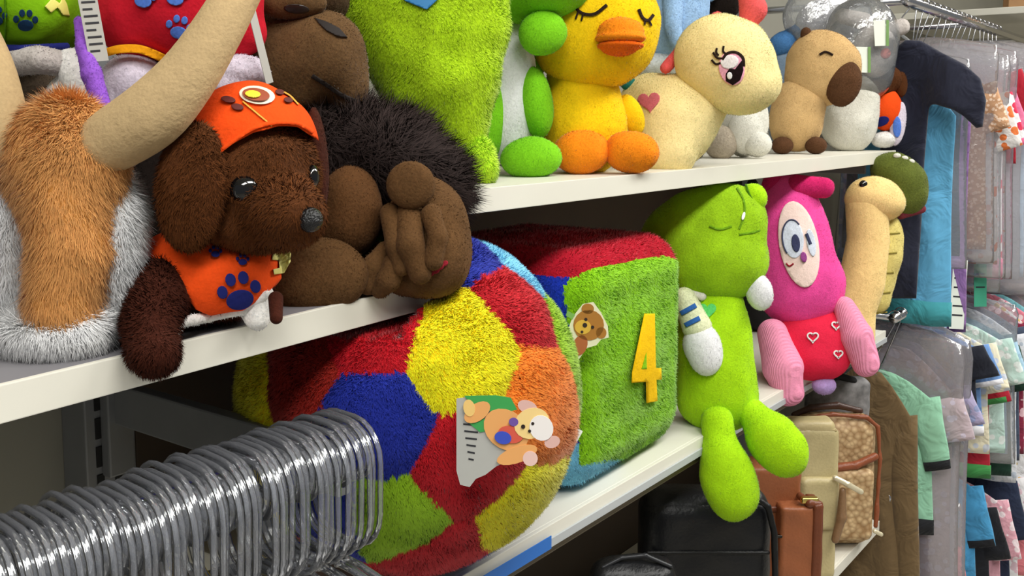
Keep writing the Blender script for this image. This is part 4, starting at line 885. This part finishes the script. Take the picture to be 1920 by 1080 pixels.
# ================================================================== CLOTHES BEYOND THE SHELVES
film = clear('garment_film', tint=(232, 226, 232), gloss=.07, rough=.14, bumps=60, opac=.2)
def fabric(name, col, prints=None, ps=55, stripes=False):
    if name in MATS: return MATS[name]
    m, nt, b = base(name); N = nt.nodes; L = nt.links
    tc = N.new('ShaderNodeTexCoord'); no = N.new('ShaderNodeTexNoise'); no.inputs['Scale'].default_value = 600
    L.new(tc.outputs['Object'], no.inputs['Vector']); bp = N.new('ShaderNodeBump'); bp.inputs['Strength'].default_value = .2; bp.inputs['Distance'].default_value = .001
    L.new(no.outputs[0], bp.inputs['Height']); L.new(bp.outputs[0], b.inputs['Normal']); b.inputs['Roughness'].default_value = .9; b.inputs['Sheen Weight'].default_value = .15
    n4 = N.new('ShaderNodeTexNoise'); n4.inputs['Scale'].default_value = 14; n4.inputs['Detail'].default_value = 3; n4.inputs['Distortion'].default_value = 1.2
    L.new(tc.outputs['Object'], n4.inputs['Vector']); b4 = N.new('ShaderNodeBump'); b4.inputs['Strength'].default_value = .7; b4.inputs['Distance'].default_value = .02
    L.new(n4.outputs[0], b4.inputs['Height']); L.new(b4.outputs[0], bp.inputs['Normal'])
    b.inputs['Base Color'].default_value = (*lin(col), 1)
    if prints:
        if stripes:
            vo = N.new('ShaderNodeTexWave'); vo.inputs['Scale'].default_value = ps; vo.bands_direction = 'Z'; out = vo.outputs[1]
        else:
            vo = N.new('ShaderNodeTexVoronoi'); vo.inputs['Scale'].default_value = ps; out = vo.outputs['Distance']
        L.new(tc.outputs['Object'], vo.inputs['Vector']); lt = N.new('ShaderNodeMath'); lt.operation = 'LESS_THAN'; lt.inputs[1].default_value = .42; L.new(out, lt.inputs[0])
        mx = N.new('ShaderNodeMix'); mx.data_type = 'RGBA'; L.new(lt.outputs[0], mx.inputs['Factor']); mx.inputs['A'].default_value = (*lin(col), 1); mx.inputs['B'].default_value = (*lin(prints), 1); L.new(mx.outputs['Result'], b.inputs['Base Color'])
    MATS[name] = m; return m
def loopmesh(name, rings):
    m = len(rings); n = len(rings[0]); V = np.vstack(rings); fs = [(i*n+k, i*n+(k+1) % n, (i+1)*n+(k+1) % n, (i+1)*n+k) for i in range(m-1) for k in range(n)]
    return rawmesh(name, V, fs+[tuple(range(n))[::-1], tuple((m-1)*n+k for k in range(n))])
hook_m = plain('hook_steel', (190, 190, 194), .25, 1); hang_m = clear('hanger_clear', gloss=.08, rough=.1, bumps=30, opac=.2)
def garment(name, label, cat, group, X, yc, zt, hw, H, mat, zrail, sleeve=.16, cover=False, trim=None, flare=.06):
    org = np.array([X, yc, zt]); t = tag(link(name, None, loc=org), label, cat, group); ph = 1.3; nf = 4.2          # neighbours nest, so their folds run parallel
    def rings(hw, H, th, z0=0, sq=False, wr=.005, m=20, n=30):
        out = []
        for i in range(m+1):
            v = i/m; z = z0-H*v
            sh = min(1, (.30+4.6*v) if not sq else (.55+8*v)); ww = hw*sh*(1+flare*v); tk = th*(.35+.65*min(1, v*4)); r = []
            for k in range(n):
                a = 2*math.pi*k/n; y = ww*math.copysign(abs(math.cos(a))**.8, math.cos(a)); x = tk*math.sin(a)
                x += wr*(.3+v)*math.sin(nf*y/hw*2+ph+3*v)+wr*.5*math.sin(11*v+5*y/hw+ph); y += wr*.6*math.sin(7*v+ph+a); r.append((x, y, z-(.02*abs(y)/hw if i == 0 else 0)))
            out.append(np.array(r))
        return out
    b = link('body', loopmesh('body', rings(hw, H, .012)), mat, t)
    if trim: link('hem', loopmesh('hem', [np.array([(x*1.08, y*1.012, z) for x, y, z in r]) for r in rings(hw, H, .0126)[-3:]]), trim, t)
    if sleeve:
        wide = sleeve < 0; sleeve = abs(sleeve)
        for s_ in (-1, 1):
            a = np.array([0, s_*hw*(.5 if wide else .80), -H*(.075 if wide else .15)]); bb = a+np.array([random.uniform(-.01, .01), s_*hw*(1.25 if wide else .34), -sleeve])
            rs = []
            for i in range(9):
                v = i/8; c = a+(bb-a)*v; w_ = hw*((.5 if wide else .27)-.08*v)+.004; rs.append(np.array([(c[0]+(.030 if wide else .010)*math.sin(q)*(.6 if i in (0, 8) else 1)+.003*math.sin(9*v+ph), c[1]+w_*math.cos(q), c[2]+(.55 if wide else .35)*w_*math.cos(q)*s_) for q in np.linspace(0, 2*math.pi, 16, endpoint=False)]))
            link('sleeve', loopmesh('sleeve', rs), mat, t)
            if trim: link('cuff', loopmesh('cuff', [c_*np.array([1.08, 1, 1]) for c_ in rs[-2:]]), trim, t)
    if cover: link('plastic_cover', loopmesh('plastic_cover', rings(hw*1.12, H*1.08+.05, .017, .055, True, .005)), film, t)
    link('hanger', tube_mesh('hanger', spline([(0, -hw*.8, -H*.15), (0, -hw*.4, -.028), (0, 0, -.004), (0, hw*.4, -.028), (0, hw*.8, -H*.15)], 4), .004, 6), hang_m, t)
    dz = zrail-zt; link('hook', tube_mesh('hook', [(0, 0, -.004), (0, (.60-yc)*.6, dz*.5), (0, .60-yc, max(.01, dz-.014))]+[(0, .60-yc+.014*math.sin(q), dz+.002-.014*math.cos(q)) for q in np.linspace(.2, 4.6, 10)], .0016, 6), hook_m, t)
    return t
ORD = 'first second third fourth fifth sixth seventh eighth ninth tenth eleventh twelfth thirteenth fourteenth fifteenth sixteenth seventeenth eighteenth nineteenth twentieth'.split()
G = lambda n, c, p=None, ps=55, st=False: fabric('cloth_'+n.replace(' ', '_'), c, p, ps, st)
navyc = G('navy', (18, 22, 44))
rails = []
def rail(label, z, x0, x1, y):
    t = tag(link('clothes_rail', None, loc=(x0, YW, z)), label, 'rail'); link('bar', tube_mesh('bar', [(0, y-YW, 0), (x1-x0, y-YW, 0)], .011, 12), chrome, t)
    for x in (x0+.01, (x0+x1)/2, x1-.02): link('bracket', tube_mesh('bracket', [(x-x0, 0, 0), (x-x0, y-YW, 0)], .008, 8), chrome, t)
# name, colour, print, cover, width, height, top offset, y centre, sleeve, trim
UP = [('navy', (18, 22, 44), None, 0, .100, .58, 0, 1746, -.19, None), ('light blue', (96, 172, 214), None, 0, .10, .54, -.10, 1778, 0, 'teal'), ('teal', (44, 94, 116), None, 1, .12, .40, -.09, 1788, 0, None),
      ('sky blue', (92, 140, 214), (170, 200, 236), 0, .12, .58, -.11, 1770, 0, None), ('lilac', (140, 104, 160), None, 0, .13, .62, -.06, 1806, 0, None), ('copper sequin', (196, 150, 112), (236, 206, 180), 1, .14, .44, -.05, 1836, .10, None),
      ('white floral', (232, 228, 226), (226, 120, 60), 1, .15, .46, -.07, 1858, .12, None), ('mint print', (196, 222, 214), (80, 150, 120), 1, .15, .5, -.07, 1850, .1, None), ('white with red dots', (238, 232, 234), (214, 46, 84), 0, .15, .52, -.06, 1868, .12, 'pink'),
      ('pink', (226, 120, 160), None, 1, .15, .5, -.05, 1872, .1, None), ('crimson', (170, 20, 44), None, 0, .15, .26, -.04, 1884, .1, None), ('pearl white', (224, 226, 232), None, 1, .15, .56, -.04, 1902, .12, None),
      ('pale blue', (186, 210, 232), None, 0, .15, .56, -.04, 1909, .1, None), ('deep navy', (26, 34, 70), None, 0, .16, .50, -.03, 1942, .2, None), ('ivory', (232, 226, 210), None, 1, .15, .58, -.03, 1934, .1, None),
      ('blush pink', (232, 178, 190), None, 1, .15, .6, -.03, 1945, .1, None), ('steel blue', (84, 124, 168), None, 0, .15, .6, -.03, 1952, .1, None), ('snow white', (238, 238, 240), None, 0, .15, .58, -.03, 1959, .1, None)]
LO = [('olive brown', (112, 90, 58), None, 0, .10, .66, 0, 1722, .46, None), ('mint green', (150, 206, 174), None, 0, .12, .36, -.01, 1762, .15, 'black'), ('wrapped rose grey', (196, 178, 186), (208, 196, 214), 1, .14, .62, .04, 1800, .10, None),
      ('wrapped lavender', (178, 170, 204), (150, 160, 200), 1, .14, .66, .045, 1815, .08, None), ('black edged', (22, 26, 40), None, 0, .145, .20, .06, 1838, .06, None), ('cornflower blue', (110, 150, 206), None, 0, .145, .24, .06, 1848, .08, 'white'),
      ('butter cream', (232, 224, 196), (206, 212, 222), 0, .145, .30, .065, 1862, .1, None), ('crimson', (150, 24, 40), None, 0, .14, .34, .03, 1866, .1, 'green'), ('mint white', (190, 222, 212), (226, 238, 234), 0, .145, .32, .065, 1892, .1, None), ('ice blue', (170, 204, 226), None, 1, .145, .34, .07, 1897, .1, None),
      ('dark green', (20, 60, 44), None, 0, .14, .38, .04, 1907, .1, None), ('cool white', (232, 234, 240), (190, 200, 214), 0, .145, .44, .07, 1917, .1, None), ('slate', (66, 78, 100), None, 0, .145, .40, .075, 1921, .1, None), ('burgundy', (140, 36, 66), (222, 180, 190), 0, .145, .40, .08, 1929, .1, None),
      ('white print', (236, 236, 238), (226, 190, 90), 0, .145, .5, .08, 1939, .1, None), ('rose pink', (222, 130, 150), (240, 220, 226), 0, .145, .42, .085, 1945, .1, None), ('aqua', (128, 196, 204), None, 0, .145, .42, .085, 1951, .1, None), ('pale pink', (236, 206, 212), None, 1, .145, .44, .09, 1959, .1, None)]
BO = [('grey hooded', (92, 96, 112), None, 1, .15, .34, 0, 1790, .2, None), ('faded red', (196, 120, 126), None, 1, .15, .36, 0, 1812, .2, None), ('azure blue', (72, 156, 206), None, 0, .14, .34, .10, 1852, .14, 'black'), ('black', (16, 18, 26), None, 0, .15, .3, .02, 1880, .12, None), ('pink floral', (230, 170, 184), (244, 226, 230), 0, .15, .36, .03, 1902, .14, None), ('night blue', (28, 40, 66), None, 0, .15, .36, .06, 1917, .14, None), ('white lace', (232, 230, 232), (220, 190, 200), 0, .15, .36, .05, 1932, .14, None), ('coral pink', (226, 130, 140), None, 0, .15, .36, .07, 1945, .14, None)]
def edge_y(px, X):
    r = ray(px, 500); return X*r[1]/r[0]
TR = dict(teal=(60, 150, 160), pink=(230, 110, 150), black=(16, 18, 24), white=(240, 240, 244), green=(60, 140, 70))
for tier, lst, zt, x0, dx, zr in (('upper', UP, 1.585, 2.215, .052, 1.645), ('lower', LO, .845, 2.20, .046, .965), ('bottom', BO, .44, 2.42, .07, .56)):
    rail('chrome clothes rail carrying the %s row of hanging garments' % tier, zr, 2.19, 3.5, .60)
    for i, (nm, col, pr, cov, hw, H, dz, yc, sl, tr) in enumerate(lst):
        gg = garment('garment', '%s hanging garment%s, %s from the shelf end on the %s rail' % (nm, ' in clear cover' if cov and 'wrapped' not in nm else '', ORD[i], tier), 'garment', '%s row of hanging garments' % tier,
                x0+dx*i, edge_y(yc, x0+dx*i)+hw, zt+dz, hw, H, G(nm, col, pr, 50 if 'sequin' not in nm else 130), zr, sl, bool(cov), G(tr+' trim', TR[tr]) if tr else None)
        if tier == 'upper' and i == 0:
            navy_root = gg
            for c_ in list(gg.children):
                if c_.name.startswith(('body', 'sleeve')): bpy.data.objects.remove(c_)
# the first garment on the upper rail is cut as a wide-sleeved top
g = navy_root
Xn = 2.215; ngon = [(1640, 110), (1672, 82), (1694, 64), (1730, 66), (1772, 90), (1815, 112), (1848, 142), (1860, 188), (1852, 246), (1828, 252), (1800, 226), (1784, 216), (1752, 206), (1744, 300), (1738, 420), (1728, 570), (1640, 570)]
pcut = polycut(ngon, 2.12)
def nf_(P):
    cxs = Xn+.008*np.sin(P[:, 1]*55+P[:, 2]*14)+.006*np.sin(P[:, 2]*26-P[:, 1]*40)
    a = np.abs(P[:, 0]-cxs)-.018; b = pcut.f(P)+.012
    return np.minimum(np.maximum(a, b), 0)+np.hypot(np.maximum(a+.012, 0), np.maximum(b+.012, 0))-.012
lo_, hi_ = onY(1600, 580, .3), None
P, Fs = nets(S(lambda q: nf_(q), [Xn-.05, .36, .95], [Xn+.05, .70, 1.62]), h=.006)
link('body', rawmesh('body', P-np.array(g.location), Fs), navyc, g)
# small things among the garments
card('garment_tag', 'long white paper tag hanging on the lilac garment', 1797, 552, 2.28, 30, 130, -4, 10, plain('tag_white', (0, 0, 0)), 6)
card('garment_tag', 'green and white paper tag beside the long white tag', 1838, 520, 2.36, 26, 110, 0, 10, plain('tag_teal', (60, 150, 120), .5), 3)
# storage boxes on a high shelf behind
box_s = tag(box('high_shelf', (3.2, .25, 1.70), (4.2, YW-.001, 1.72), white_lam), 'white high shelf board above the upper clothes rail', 'shelf')
for i, (x0, x1, y0, y1, h) in enumerate(((3.25, 3.6, .30, .6, .22), (3.7, 4.1, .35, .7, .2))):
    tb = tag(link('storage_box', None, loc=((x0+x1)/2, (y0+y1)/2, 1.72)), ['brown cardboard box on the high shelf, nearer the toy shelves', 'brown cardboard box on the high shelf, farther along the rail'][i], 'box')
    box('carton', (x0, y0, 1.7205), (x1, y1, 1.72+h), plain('cardboard', (176, 136, 96), .8, noise=.08), tb); box('tape', (x0-.001, (y0+y1)/2-.025, 1.74), (x1+.001, (y0+y1)/2+.025, 1.7215+h), plain('tape', (200, 170, 120), .3), tb, .0003)
